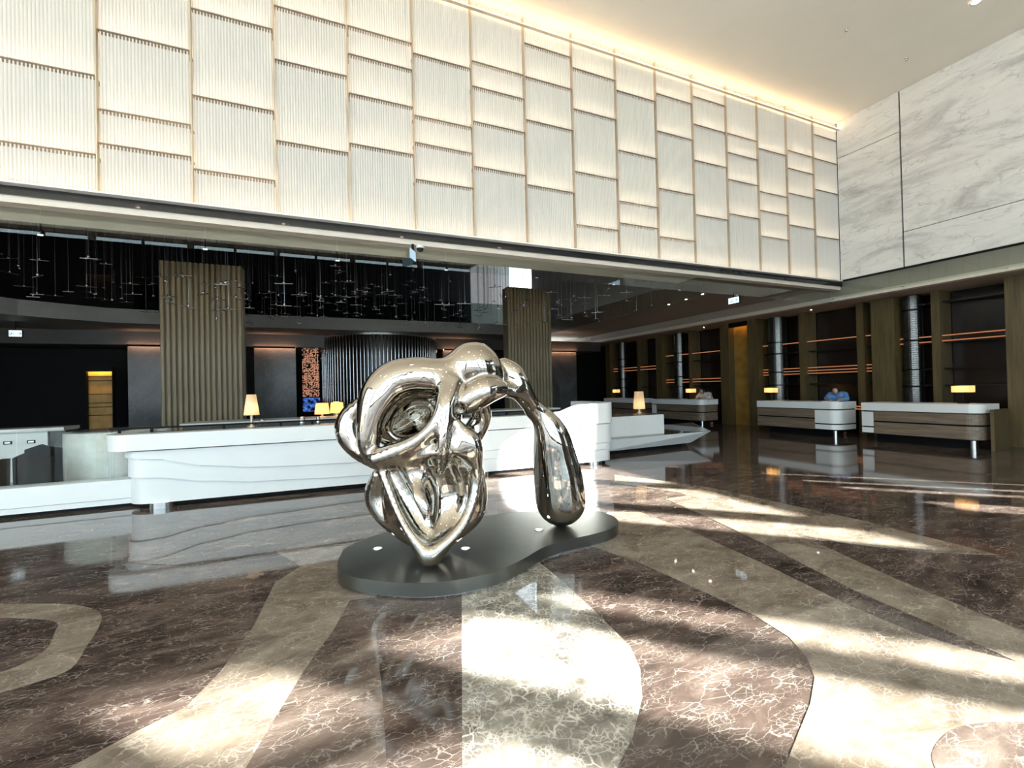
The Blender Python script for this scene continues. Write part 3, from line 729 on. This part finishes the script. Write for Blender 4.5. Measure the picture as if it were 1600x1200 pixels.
MB().add([(5.92, 8.9, 0), (8.8, 9.1, 0), (10.3, 10.7, 0), (5.92, 10.4, 0), (5.92, 8.9, .1), (8.8, 9.1, .1), (10.3, 10.7, .1), (5.92, 10.4, .1)],
         [(0, 3, 2, 1), (4, 5, 6, 7), (0, 1, 5, 4), (1, 2, 6, 5), (2, 3, 7, 6), (3, 0, 4, 7)]).build('plinth', M['black'], lg)
wb_ = thing('white_block', 'plain white raised block standing on the ledge, carrying a cone lamp', 'block', (7.0, 9.5, 0.39))
MB().prism([(5.95, 9.0), (8.15, 9.0), (8.15, 10.2), (5.95, 10.2)], 0.392, 0.86).build('block_body', M['white'], wb_, bevel=0.004)
MB().prism([(6.0, 9.06), (8.1, 9.06), (8.1, 10.15), (6.0, 10.15)], 0.86, 0.872).build('block_top', M['grey_stone'], wb_)

# ------------------------------------------------------------------ lamps
def cone_lamp(x, y, z, r0, r1, zs, h, label, m='shade', group='cream cone lamps'):
    t = thing('table_lamp', label, 'lamp', (x, y, z), group)
    MB().lathe([(0.075, z), (0.075, z+0.015), (0.02, z+0.03)], x, y, 20).build('base', M['bronze'], t)
    MB().lathe([(0.028, z+0.03), (0.022, zs+0.05)], x, y, 12).build('stem', M['bronze'], t)
    MB().lathe([(r0, zs), (r1, zs+h)], x, y, 32, cap=False).build('lamp_shade', M[m], t)
    MB().lathe([(0.005, zs+0.06), (0.035, zs+0.09), (0.035, zs+0.13), (0.005, zs+0.16)], x, y, 12).build('bulb', M['bulb'], t)
cone_lamp(-0.91, 9.25, 0.0+1.031, 0.125, 0.075, 1.235, 0.36, 'tall cream cone lamp on the counter beside the fluted column')
cone_lamp(8.0, 9.75, 0.872, 0.155, 0.115, 0.98, 0.46, 'large cream cone lamp on the white block at the right end')
cone_lamp(0.28, 10.95, 1.06, 0.155, 0.13, 1.06-0.0+0.07, 0.24, 'squat amber drum lamp on the back bar, left of the pair', 'shade_amber', 'amber lamps')
cone_lamp(0.60, 11.2, 1.06, 0.155, 0.13, 1.06+0.07, 0.24, 'squat amber drum lamp on the back bar, right of the pair', 'shade_amber', 'amber lamps')
cone_lamp(0.66, 12.6, 1.031, 0.10, 0.08, 1.20, 0.16, 'small amber lamp on a side table behind the amber pair', 'shade_amber', 'amber lamps')
st = thing('side_table', 'dark pedestal table behind the back bar carrying a small amber lamp', 'table', (0.66, 12.6, 0))
MB().lathe([(0.30, 1.0), (0.30, 1.031)], 0.66, 12.6, 24).build('tabletop', M['black'], st)
MB().lathe([(0.2, 0), (0.03, 0.03), (0.03, 1.0)], 0.66, 12.6, 16).build('pedestal', M['black'], st)

# jars and glassware on the counter's inner shelf
for i, (x, y, r, h, m) in enumerate(((-0.72, 8.9, .045, .13, 'glass_clear'), (-0.10, 8.95, .05, .15, 'steel'), (0.16, 8.9, .035, .14, 'steel'), (0.52, 8.95, .035, .17, 'bronze'))):
    j = thing('counter_jar', ['clear glass jar beside the tall cone lamp', 'wide steel canister on the counter', 'slim steel canister on the counter', 'slim bronze canister on the counter left of the sculpture'][i], 'jar', (x, y, 1.03), 'jars on the counter')
    MB().lathe([(r*.9, 1.031), (r, 1.05), (r, 1.03+h*.85), (r*.8, 1.03+h*.9)], x, y, 16).build('body', M[m], j)
    MB().lathe([(r*.85, 1.03+h*.9), (r*.85, 1.03+h), (r*.2, 1.03+h+.015)], x, y, 16).build('lid', M['steel'], j)

# ------------------------------------------------------------------ fluted columns
def fluted(x0, x1, y0, y1, n, label):
    t = thing('fluted_column', label, 'column', ((x0+x1)/2, (y0+y1)/2, 0), 'fluted columns')
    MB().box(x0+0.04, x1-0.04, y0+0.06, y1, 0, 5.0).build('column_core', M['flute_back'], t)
    w = (x1-x0)/n
    me = MB().add([(-w*.36, 0.06, 0), (-w*.36, 0.015, 0), (-w*.22, 0, 0), (w*.22, 0, 0), (w*.36, 0.015, 0), (w*.36, 0.06, 0)] +
                  [(-w*.36, 0.06, 5), (-w*.36, 0.015, 5), (-w*.22, 0, 5), (w*.22, 0, 5), (w*.36, 0.015, 5), (w*.36, 0.06, 5)],
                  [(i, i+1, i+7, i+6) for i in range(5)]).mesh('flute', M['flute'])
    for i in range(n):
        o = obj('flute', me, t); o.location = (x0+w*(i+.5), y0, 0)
    wd = 0.14
    me2 = MB().box(0, 0.05, -wd*.36, wd*.36, 0, 5).mesh('side_flute', M['flute'])
    k = int((y1-y0)/wd)
    for i in range(k):
        o = obj('side_flute', me2, t); o.location = (x1-0.04, y0+0.1+wd*(i+.5), 0)
fluted(-3.36, -1.55, 14.0, 14.55, 15, 'broad beige fluted column behind the left half of the counter')
fluted(6.12, 7.78, 14.0, 14.5, 14, 'darker fluted column right of the sculpture head')

# ------------------------------------------------------------------ rear of the room
def stone_panel(x0, x1, label, y=20.0):
    t = thing('stone_panel', label, 'wall panel', ((x0+x1)/2, y, 0), 'grey stone panels on the rear wall')
    MB().box(x0, x1, y, y+0.2, 0, 3.36).build('slab', M['grey_stone'], t)
    MB().box(x0, x1, y-0.14, y-0.11, 3.37, 3.40).build('washer_light', M['led_wash'], t)
    MB().box(x0, x1, y-0.18, y-0.145, 3.358, 3.42).build('light_cover', M['black'], t)
stone_panel(-5.70, -4.60, 'grey stone panel left of the broad fluted column')
stone_panel(-1.85, -0.41, 'grey stone panel behind the tall cone lamp')
stone_panel(5.55, 6.84, 'grey stone panel behind the sculpture head')
stone_panel(10.9, 12.5, 'dark stone panel right of the darker fluted column')

lt = thing('lattice_screen', 'glowing copper maze lattice screen beside the rod curtain', 'screen', (0.12, 20.0, 1.45))
MB().box(-0.18, 0.43, 20.08, 20.12, 1.45, 3.40).build('backing', M['black'], lt)
rnd = random.Random(3)
lm = MB(); s = 0.061
for i in range(10):
    for j in range(32):
        x = -0.18+i*s; z = 1.45+j*s
        if rnd.random() < .62: lm.box(x, x+s, 20.05, 20.08, z, z+0.022)
        if rnd.random() < .55: lm.box(x, x+0.022, 20.05, 20.08, z, z+s)
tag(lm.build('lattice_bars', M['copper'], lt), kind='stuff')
bs = thing('display_screen', 'dim blue glowing screen below the copper lattice', 'screen', (0.12, 19.9, 0.8))
MB().box(-0.2, 0.45, 19.88, 19.95, 0.85, 1.42).build('casing', M['black'], bs)
def screen_mat():
    m, N, L, b = new_mat('blue_screen_picture'); N.remove(b)
    tc = N.new('ShaderNodeTexCoord'); no = N.new('ShaderNodeTexNoise'); no.inputs['Scale'].default_value = 7; no.inputs['Detail'].default_value = 5
    ra = N.new('ShaderNodeValToRGB'); ra.color_ramp.elements[0].position = .42; ra.color_ramp.elements[1].position = .66
    ra.color_ramp.elements[0].color = (.003, .006, .05, 1); ra.color_ramp.elements[1].color = (.12, .30, .95, 1)
    e = N.new('ShaderNodeEmission'); e.inputs[1].default_value = .9
    L.new(tc.outputs['Object'], no.inputs[0]); L.new(no.outputs[0], ra.inputs[0]); L.new(ra.outputs[0], e.inputs[0]); L.new(e.outputs[0], N['Material Output'].inputs[0])
    return m
MB().box(-0.19, 0.44, 19.872, 19.881, 0.86, 1.41).build('screen_face', screen_mat(), bs)
MB().box(0.2, 0.35, 19.9, 19.95, 0, 0.85).build('stand', M['black'], bs)

def niche(x0, x1, z0, z1, y, label, lines):
    t = thing('lit_niche', label, 'niche', ((x0+x1)/2, y, z0))
    MB().box(x0, x1, y+0.16, y+0.21, z0, z1).build('back_panel', M['amber'], t)
    MB().box(x0-0.03, x0, y, y+0.21, z0, z1).box(x1, x1+0.03, y, y+0.21, z0, z1).box(x0-.03, x1+.03, y, y+.21, z1, z1+.04).box(x0-.03, x1+.03, y-.02, y, z1-.14, z1+.04).build('frame', M['black'], t)
    for z in lines:
        MB().box(x0, x1, y+0.12, y+0.16, z-0.012, z+0.012).build('shelf', M['leather'], t)
    MB().box(x0+.03, x1-.03, y+0.01, y+0.04, z1-.03, z1-.005).build('niche_light', M['led_niche'] if z0 < 1 else emitter('dim_niche_led', (1, .45, .1), 14.0), t)
niche(-6.79, -6.11, 0.0, 2.62, 19.9, 'tall amber lit niche with thin dark shelves at far left', (1.0, 1.28, 1.42, 1.72, 2.18, 2.33))
niche(-6.90, -6.16, 5.05, 6.0, 20.3, 'dim amber lit niche on the upper storey above the tall niche', (5.3, 5.6))
MB_ = MB().box(-12, 9.05, 18.15, 18.17, 4.34, 5.3)
g2 = thing('glass_balustrade', 'dark glass balustrade along the upper floor edge', 'balustrade', (0, 18.15, 4.34))
x = -5.0
while x < 8.9:
    MB().box(x+.01, min(x+1.6, 9.0)-.01, 18.15, 18.165, 4.34, 5.2).build('glass_sheet', glass_mat('balustrade_glass', (.55, .62, .6), 1.0, 1.5) if x == -5.0 else bpy.data.materials['balustrade_glass'], g2); x += 1.6

M['rodm'] = mat('smoked_rod_metal', (.45, .44, .45), .08, metal=1.0)
dr = thing('rod_curtain', 'tall drum of hanging polished metal rods behind the counter', 'rod curtain', (2.95, 20.2, 0.9))
MB().lathe([(2.45, 3.82), (2.45, 3.90)], 2.95, 19.2+1.6, 48).build('ceiling_ring', M['steel'], dr)
MB().lathe([(2.34, 0.9), (2.34, 3.82)], 2.95, 20.8, 64, cap=False).build('inner_sleeve', mat('smoked_sleeve', (.03, .024, .02), .2, metal=.3), dr)
MB().lathe([(2.40, 0.0), (2.40, 0.9)], 2.95, 20.8, 64).build('drum_base', M['black'], dr)
rod = MB().cyl((0, 0, 0.9), (0, 0, 3.82), 0.030, 8).mesh('rod', M['rodm'])
for i in range(52):
    a = math.pi + math.pi*(i+.5)/52
    o = obj('rod', rod, dr); o.location = (2.95+2.42*math.cos(a), 20.8+2.42*math.sin(a), 0)
    o.matrix_parent_inverse = Matrix.Translation(-Vector(dr.location))

# ------------------------------------------------------------------ chandelier of hanging rods
ch = thing('chandelier', 'wide chandelier of hundreds of thin hanging wires with small metal bars', 'chandelier', (1.5, 13.5, 8.6))
M['pend'] = mat('pendant_metal', (.42, .42, .43), .25, metal=1.0)
pend = []
for k in range(8):
    L_ = 0.22+0.05*(k % 4); a = math.pi*k/8*1.0
    mb = MB()
    dx, dy = math.cos(a)*L_/2, math.sin(a)*L_/2
    mb.cyl((-dx, -dy, 0.0), (dx, dy, 0.015*(k % 3)), 0.009, 6)
    mb.lathe([(0.004, 0.0), (0.018, 0.02), (0.018, 0.045), (0.004, 0.065)], 0, 0, 6)
    mb.cyl((0, 0, 0.06), (0, 0, 4.4), 0.0045, 4)
    pend.append(mb.mesh('pendant', M['pend']))
rnd = random.Random(11)
for i in range(298):
    u = rnd.random()
    x = -6.0 + 14.8*u; y = 9.9+7.6*rnd.random()
    base = 3.35 + 0.085*(y-10) + 0.18*math.sin(x*0.9)
    z = base + rnd.choice((0, .16, .32, .5, .7)) + 0.25*rnd.random()
    o = obj('pendant', pend[rnd.randrange(8)], ch)
    o.location = (x, y, z); o.scale = (1, 1, (8.58-z)/4.4)
    o.matrix_parent_inverse = Matrix.Translation(-Vector(ch.location))

# ------------------------------------------------------------------ reception desks
def round_rect(x0, x1, y0, y1, r, n=8, corners=(1, 0, 0, 0)):
    """plan of a box; corners (x0y0, x1y0, x1y1, x0y1) rounded where 1"""
    C = [(x0, y0, 180), (x1, y0, 270), (x1, y1, 0), (x0, y1, 90)]
    D = [(1, 1), (-1, 1), (-1, -1), (1, -1)]
    out = []
    for (x, y, a0), (sx, sy), c in zip(C, D, corners):
        if c:
            for i in range(n+1):
                a = math.radians(a0+90*i/n); out.append((x+sx*r+r*math.cos(a), y+sy*r+r*math.sin(a)))
        else: out.append((x, y))
    return out
def desk(y0, y1, label, white_end, side=False):
    x0, x1 = 13.42, 14.25; r = 0.26
    t = thing('reception_desk', label, 'desk', (x0+.4, (y0+y1)/2, 0), 'reception desks')
    MB().prism(round_rect(x0, x1, y0, y1, r), 0.81, 1.01).build('desk_top', M['white'], t)
    MB().prism(round_rect(x0+.05, x1, y0+.05, y1-.03, r-.04), 0.20, 0.81).build('core', M['black'], t)
    if white_end == 'near':
        wy0, wy1, by0, by1 = y0, y0+.66, y0+.67, y1
    else:
        wy0, wy1, by0, by1 = y1-.28, y1, y0, y1-.29
    cw = (1, 0, 0, 0) if white_end == 'near' else (0, 0, 0, 0)
    cbn = (0, 0, 0, 0) if white_end == 'near' else (1, 0, 0, 0)
    for z0, z1 in ((0.40, 0.775), (0.23, 0.365)):
        MB().prism(round_rect(x0+.02, x1-.02, wy0+.01, wy1, r, 8, cw), z0, z1).build('white_end_block', M['white'], t)
    for z0, z1 in ((0.55, 0.785), (0.22, 0.51)):
        MB().prism(round_rect(x0+.015, x1-.03, by0+.005, by1, r, 8, cbn), z0, z1).build('wood_band', M['wood_desk'], t)
    MB().prism([(x0+.3, y0+.3), (x1-.1, y0+.3), (x1-.1, y1-.2), (x0+.3, y1-.2)], 0.0, 0.22).build('plinth', M['black'], t)
    MB().lathe([(0.07, 0), (0.07, 0.23)], x0+.22, y0+.22, 16).build('leg', M['steel'], t)
    if side:
        MB().box(x0+.12, x1-.02, y0-.16, y0-.10, 0.0, 0.90).build('side_panel', M['wood_pil'], t)
    return t
desk(5.02, 7.40, 'nearest reception desk, oak front with white top and white left end', 'far', True)
desk(7.98, 10.50, 'second reception desk, white block at its right end, blue-shirted person behind', 'near')
desk(12.80, 15.55, 'third reception desk in the dark, white-shirted person behind its end', 'far')
desk(16.4, 19.0, 'farthest reception desk, mostly hidden behind the cone lamp', 'far')

def desk_lamp(x, y, label, w=0.36):
    t = thing('desk_lamp', label, 'lamp', (x, y, 1.01), 'desk lamps')
    MB().box(x-.08, x+.08, y-.08, y+.08, 1.011, 1.025).build('base', M['black'], t)
    MB().cyl((x, y, 1.02), (x, y, 1.31), 0.012, 8).build('stem', M['black'], t)
    mb = MB(); h = .15
    P4 = [(x-.09, y-w/2), (x+.09, y-w/2), (x+.09, y+w/2), (x-.09, y+w/2)]
    mb.add([(a, b, 1.27) for a, b in P4]+[(a, b, 1.27+h) for a, b in P4], [(0, 1, 5, 4), (1, 2, 6, 5), (2, 3, 7, 6), (3, 0, 4, 7)])
    mb.build('lamp_shade', M['shade_amber'], t)
    MB().box(x-.02, x+.02, y-.06, y+.06, 1.32, 1.36).build('bulb', M['bulb'], t)
desk_lamp(13.95, 5.52, 'rectangular amber lamp on the nearest reception desk')
desk_lamp(13.95, 10.68-.3, 'rectangular amber lamp on the second reception desk')
desk_lamp(13.95, 13.85, 'rectangular amber lamp on the third reception desk')
desk_lamp(13.95, 18.7, 'small rectangular amber lamp on the farthest reception desk')

# papers beside the second person
pp = MB().box(13.55, 13.8, 8.15, 8.5, 1.012, 1.03).build('paper_stack', M['paper']); tag(pp, 'thin stack of papers at the right end of the second desk', 'papers')

# ------------------------------------------------------------------ two people leaning at the desks
SKIN = mat('skin', (.42, .27, .2), .5, var=.08)
HAIR = mat('black_hair', (.012, .010, .009), .5, var=.3, scale=40)
def person(label, x, y, ang, shirt, trousers):
    """standing and bent forward over the desk top; body, shirt, trousers and hair"""
    t = thing('person', label, 'person', (x, y, 0), 'staff at the desks')
    R3 = np.array(Matrix.Rotation(ang, 3, 'Z'))
    h = 0.016
    lo = (-.45, -.75, -.04); hi = (.45, .45, 1.6)
    P = grid(lo, hi, h)
    # local: facing -y, z up
    hip = (0, .12, .92); chest = (0, -.12, 1.16); neck = (0, -.27, 1.25); head = (0, -.37, 1.32)
    torso = sd_chain(P, [(-.07, .12, .92, .13), (-.10, -.10, 1.16, .12)], .03)
    torso = smin(torso, sd_chain(P, [(.07, .12, .92, .13), (.10, -.10, 1.16, .12)], .03), .06)
    arms = None; fore = None; hands = None
    for s in (-1, 1):
        up = sd_chain(P, [(s*.19, -.14, 1.20, .062), (s*.25, -.28, 1.08, .05)], .02)
        fo = sd_chain(P, [(s*.25, -.28, 1.08, .045), (s*.12, -.48, 1.06, .034)], .02)
        hd = sd_chain(P, [(s*.12, -.48, 1.06, .034), (s*.09, -.53, 1.05, .03)], .02)
        for q in range(4):
            fx = s*.09+(q-1.5)*.019
            hd = smin(hd, sd_chain(P, [(fx, -.54, 1.05, .010), (fx-s*.006, -.59+abs(q-1.5)*.006, 1.038, .009), (fx-s*.008, -.61+abs(q-1.5)*.008, 1.028, .008)], .004), .006)
        hd = smin(hd, sd_chain(P, [(s*.075, -.50, 1.05, .011), (s*.045, -.54, 1.04, .009)], .004), .01)
        arms = up if arms is None else smin(arms, up, .02)
        fore = fo if fore is None else smin(fore, fo, .02)
        hands = hd if hands is None else smin(hands, hd, .005)
    hd_ = sd_ell(P, (0, -.38, 1.325, .078, .098, .105, 0))
    hd_ = smin(hd_, sd_chain(P, [(0, -.475, 1.32, .012), (0, -.485, 1.30, .016)], .01), .015)      # nose
    hd_ = smax(hd_, -sd_ell(P, (-.032, -.475, 1.335, .016, .012, .010, 0)), .01)
    hd_ = smax(hd_, -sd_ell(P, (.032, -.475, 1.335, .016, .012, .010, 0)), .01)
    hd_ = smax(hd_, -sd_ell(P, (0, -.468, 1.272, .024, .010, .006, 0)), .008)
    for s in (-1, 1): hd_ = smin(hd_, sd_ell(P, (s*.08, -.36, 1.32, .012, .022, .03, 0)), .01)
    nk = sd_chain(P, [(0, -.18, 1.20, .06), (0, -.33, 1.28, .05)], .02)
    legs = None
    for s in (-1, 1):
        l = sd_chain(P, [(s*.09, .12, .90, .10), (s*.10, .09, .50, .065), (s*.10, .14, .10, .045)], .03)
        l = smin(l, sd_chain(P, [(s*.10, .16, .045, .045), (s*.11, -.04, .035, .035)], .02), .03)
        legs = l if legs is None else smin(legs, l, .03)
    whole = smin(smin(torso, nk, .04), smin(arms, smin(fore, hands, .01), .02), .05)
    whole = smin(smin(whole, hd_, .02), legs, .06)
    A = lambda nm, D, m, par: obj(nm, sdf_mesh(nm, D, lo, h, m, R3, (x, y, 0), 2), par)
    bodyo = A('body', whole, SKIN, t)
    A('shirt', smax(smin(smin(torso, smax(nk, -(hd_-.05), .01), .03), smin(arms, smax(fore, (-(P[1]+.42)), .005), .02), .04)-.012, -(P[2]-.86), .01), shirt, t)
    A('trousers', smax(smin(legs, smax(torso, P[2]-.96, .01), .04)-.014, -(P[2]-.09), .01), trousers, t)
    A('hair', smax(smin(sd_ell(P, (0, -.365, 1.335, .088, .105, .108, 0)), sd_ell(P, (0, -.33, 1.33, .085, .09, .1, 0)), .02), -sd_ell(P, (0, -.49, 1.28, .09, .085, .085, 0)), .015), HAIR, t)
person('person in a blue shirt bending over the second desk end', 14.42, 8.55, math.radians(-70), mat('blue_shirt', (.10, .24, .50), .7), M['black'])
person('person in a white shirt leaning on the third desk end', 14.38, 13.45, math.radians(-75), mat('white_shirt', (.62, .58, .58), .7), M['black'])

# ------------------------------------------------------------------ reception shelving
sh = thing('shelving_wall', 'dark shelving wall with wood pilasters and thin amber light lines', 'shelving', (15.3, 10, 0))
for y0, y1, x0 in ((4.55, 5.05, 14.75), (7.36, 7.95, 15.0), (11.62, 12.02, 14.95), (12.86, 13.26, 14.95), (16.6, 17.0, 15.0), (20.6, 21.0, 15.0), (1.6, 2.1, 14.75)):
    MB().box(x0, 15.75, y0, y1, 0, 3.92).build('pilaster', M['wood_pil'], sh)
for y0, y1 in ((6.42, 6.60), (8.22, 8.42), (9.98, 10.2), (15.0, 15.12), (18.4, 18.55)):
    MB().box(15.15, 15.72, y0, y1, 0, 3.92).build('upright', M['wood_pil'], sh)
MB().box(15.25, 15.30, 12.02, 12.86, 0, 3.92).build('amber_panel', mat('amber_veneer', (.30, .17, .035), .4, var=.3, scale=3), sh)
MB().box(14.97, 15.01, 12.02, 12.86, 3.74, 3.92).build('header', M['wood_dark'], sh)
MB().box(15.03, 15.07, 12.06, 12.82, 3.86, 3.9).build('niche_light', emitter('amber_niche_led', (1, .5, .1), 16.0), sh)
bays = [(5.05, 6.42), (6.60, 7.36), (7.95, 8.22), (8.42, 9.98), (10.2, 11.62), (13.26, 15.0), (15.12, 16.6), (17.0, 18.4), (18.55, 20.6)]
def led_levels(y):
    if y < 7.36: return (2.73, 2.59)
    if y < 11.7: return (2.93, 2.06, 1.96, 1.87)
    if y < 16.6: return (2.93, 1.82, 1.70)
    return (2.52, 2.38)
for y0, y1 in bays:
    for z in (3.62, 1.86, 1.42) if y0 < 7 else (2.60, 1.52):
        MB().box(15.3, 15.74, y0, y1, z-.02, z+.02).build('shelf', M['wood_dark'], sh)
    for z in led_levels(y0):
        MB().box(15.24, 15.30, y0, y1, z-.012, z+.012).build('light_line', M['led_shelf'], sh)
    MB().box(15.30, 15.74, y0, y1, led_levels(y0)[-1]-.05, led_levels(y0)[-1]-.02).build('shelf', M['wood_dark'], sh)
for y0, y1, zs in ((5.06, 5.6, (.78, .67, .57)), (7.96, 8.5, (.82, .74))):
    for z in zs: MB().box(15.1, 15.16, y0, y1, z-.014, z+.014).build('light_line', M['led_shelf'], sh)
gr = [(15.35, 7.10, .215), (15.35, 11.12, .30), (15.35, 15.85, .26), (15.35, 19.95, .26)]
for x, y, r in gr:
    prof = []; z = 0.0
    while z < 3.9:
        prof += [(r, z), (r, z+.045), (r-.006, z+.050), (r-.006, z+.055)]; z += .06
    t = MB().lathe(prof, x, y, 28, smooth=False).build('steel_tube', M['tube'], sh)
    for zz in ((3.5, 2.66, 1.86, 1.4) if y < 8 else (3.0, 2.6, 1.95, 1.5)):
        MB().lathe([(r+.006, zz-.02), (r+.006, zz+.02)], x, y, 28).build('band', M['black'], t)

# ------------------------------------------------------------------ signs, camera, ceiling fittings
SIGN_FACE = emitter('lit_sign_face', (.78, .95, 1.0), 2.2)
SIGN_MARK = emitter('lit_sign_teal_mark', (.02, .38, .42), .8)
def exit_sign(x, y, z, axis, label, w=.36, h=.17):
    """lit box with a door pictogram and an arrow; axis 'x': face towards -x"""
    t = thing('exit_sign', label, 'sign', (x, y, z+h/2), 'lit exit signs')
    def B(u0, u1, v0, v1, d0, d1):      # u: rightwards as read, v: up, d: towards the reader
        if axis == 'x': return (x-d1, x-d0, y-u1, y-u0, z+v0, z+v1)
        return (x+u0, x+u1, y-d1, y-d0, z+v0, z+v1)
    MB().box(*B(-w/2-.02, w/2+.02, -h/2-.02, h/2+.02, -.03, 0)).build('casing', M['black'], t)
    fc = MB().box(*B(-w/2, w/2, -h/2, h/2, 0, .006)).build('sign_face', SIGN_FACE, t)
    mk = MB()
    for q in ((-.13, -.115, -.06, .05), (-.13, -.03, .035, .05), (-.045, -.03, -.06, .05),      # doorway
              (-.09, -.07, .0, .025), (-.10, -.065, -.03, .0), (-.11, -.09, -.06, -.03), (-.07, -.055, -.06, -.03),   # figure
              (.02, .11, -.01, .01)):
        mk.box(*B(q[0], q[1], q[2], q[3], .006, .009))
    for s in (-1, 1):                     # arrow head
        for q in range(4):
            mk.box(*B(.115-.016*q, .135-.016*q, min(s*.012*q, s*.012*(q+1.6)), max(s*.012*q, s*.012*(q+1.6)), .006, .009))
    mk.build('pictogram', SIGN_MARK, fc)
    zz = SOF if axis == 'x' else 3.9
    MB().box(x-.012, x+.012, y-.012, y+.012, z+h/2+.02, zz).build('hanger', M['black'], t)
exit_sign(11.6, 9.75, 4.06, 'x', 'lit white and teal exit sign with an arrow, hanging over the passage')
exit_sign(-7.85, 18.3, 3.55, 'y', 'small lit exit sign at far left under the rear slab', .28, .18)
hs = thing('hanging_sign', 'thin lit sign seen edge-on, hanging in front of the glass curtain', 'sign', (1.72, 8.14, 4.1))
MB().add([(1.66, 7.98, 3.92), (1.80, 8.22, 3.92), (1.80, 8.22, 4.08), (1.66, 7.98, 4.08), (1.675, 7.97, 3.92), (1.815, 8.21, 3.92), (1.815, 8.21, 4.08), (1.675, 7.97, 4.08)],
         [(0, 1, 2, 3), (4, 7, 6, 5), (0, 4, 5, 1), (3, 2, 6, 7), (0, 3, 7, 4), (1, 5, 6, 2)]).build('sign_face', emitter('pale_blue_sign', (.55, .80, .95), 1.1), hs)
MB().box(1.72, 1.76, 8.08, 8.12, 4.08, 4.19).build('hanger', M['black'], hs)
dc = thing('dome_camera', 'small black dome camera on the beige beam under the panels', 'camera', (1.88, 8.14, 4.24))
MB().lathe([(.07, 4.19), (.075, 4.16), (.065, 4.14)], 1.88, 8.14, 20).build('housing', M['white'], dc)
MB().lathe([(.062, 4.14), (.055, 4.11), (.035, 4.085), (.005, 4.075)], 1.88, 8.14, 20).build('dome', M['black_gloss'], dc)

def ceiling_spot(x, y, z, label, r=.05, group='recessed downlights', e='downlight'):
    t = thing('downlight', label, 'downlight', (x, y, z), group)
    MB().lathe([(r*1.4, z-.004), (r*1.4, z-.012), (r, z-.012)], x, y, 16, cap=False).build('trim_ring', M['white'], t)
    MB().lathe([(r, z-.002), (r, z-.008)], x, y, 16).build('lens', M[e], t)
ceiling_spot(11.92, 4.34, TOP, 'round recessed downlight in the tall ceiling near the marble wall', .07)
for i, (x, y) in enumerate(((11.58*.96, 12.4*.96), (11.46*.96, 11.48*.96), (11.33*.96, 10.66*.96))):
    ceiling_spot(x, y, SOF, ['farthest', 'middle', 'nearest'][i] + ' of three downlights in the brown soffit by the hanging glass', .035)
for i, (x, y) in enumerate(((14.9, 9.6), (14.9, 14.0))):
    ceiling_spot(x, y, 3.92, 'tiny downlight in the low soffit over the ' + ('second' if i == 0 else 'third') + ' desk', .025)
for i, (x, y) in enumerate(((10.29, 5.74), (12.51, 5.75))):
    t = thing('sprinkler', 'small ceiling sprinkler head, ' + ('left' if i == 0 else 'right') + ' one of two', 'sprinkler', (x, y, TOP))
    MB().lathe([(.035, TOP), (.035, TOP-.012), (.012, TOP-.02), (.012, TOP-.05)], x, y, 12).build('escutcheon', M['steel'], t)
    MB().lathe([(.025, TOP-.05), (.025, TOP-.054)], x, y, 12).build('deflector', M['steel'], t)
k = 0
for gx in (-6.0, -1.0, 4.0, 9.0):
    for gy in (-6.0, -2.0, 2.0):
        for dx, dy in ((0, 0), (.35, 0), (.17, .3)):
            k += 1
            t = ceiling_spot(gx+dx, gy+dy, TOP, 'recessed downlight in a cluster of three in the tall ceiling, out of view', .06, 'clustered ceiling downlights')
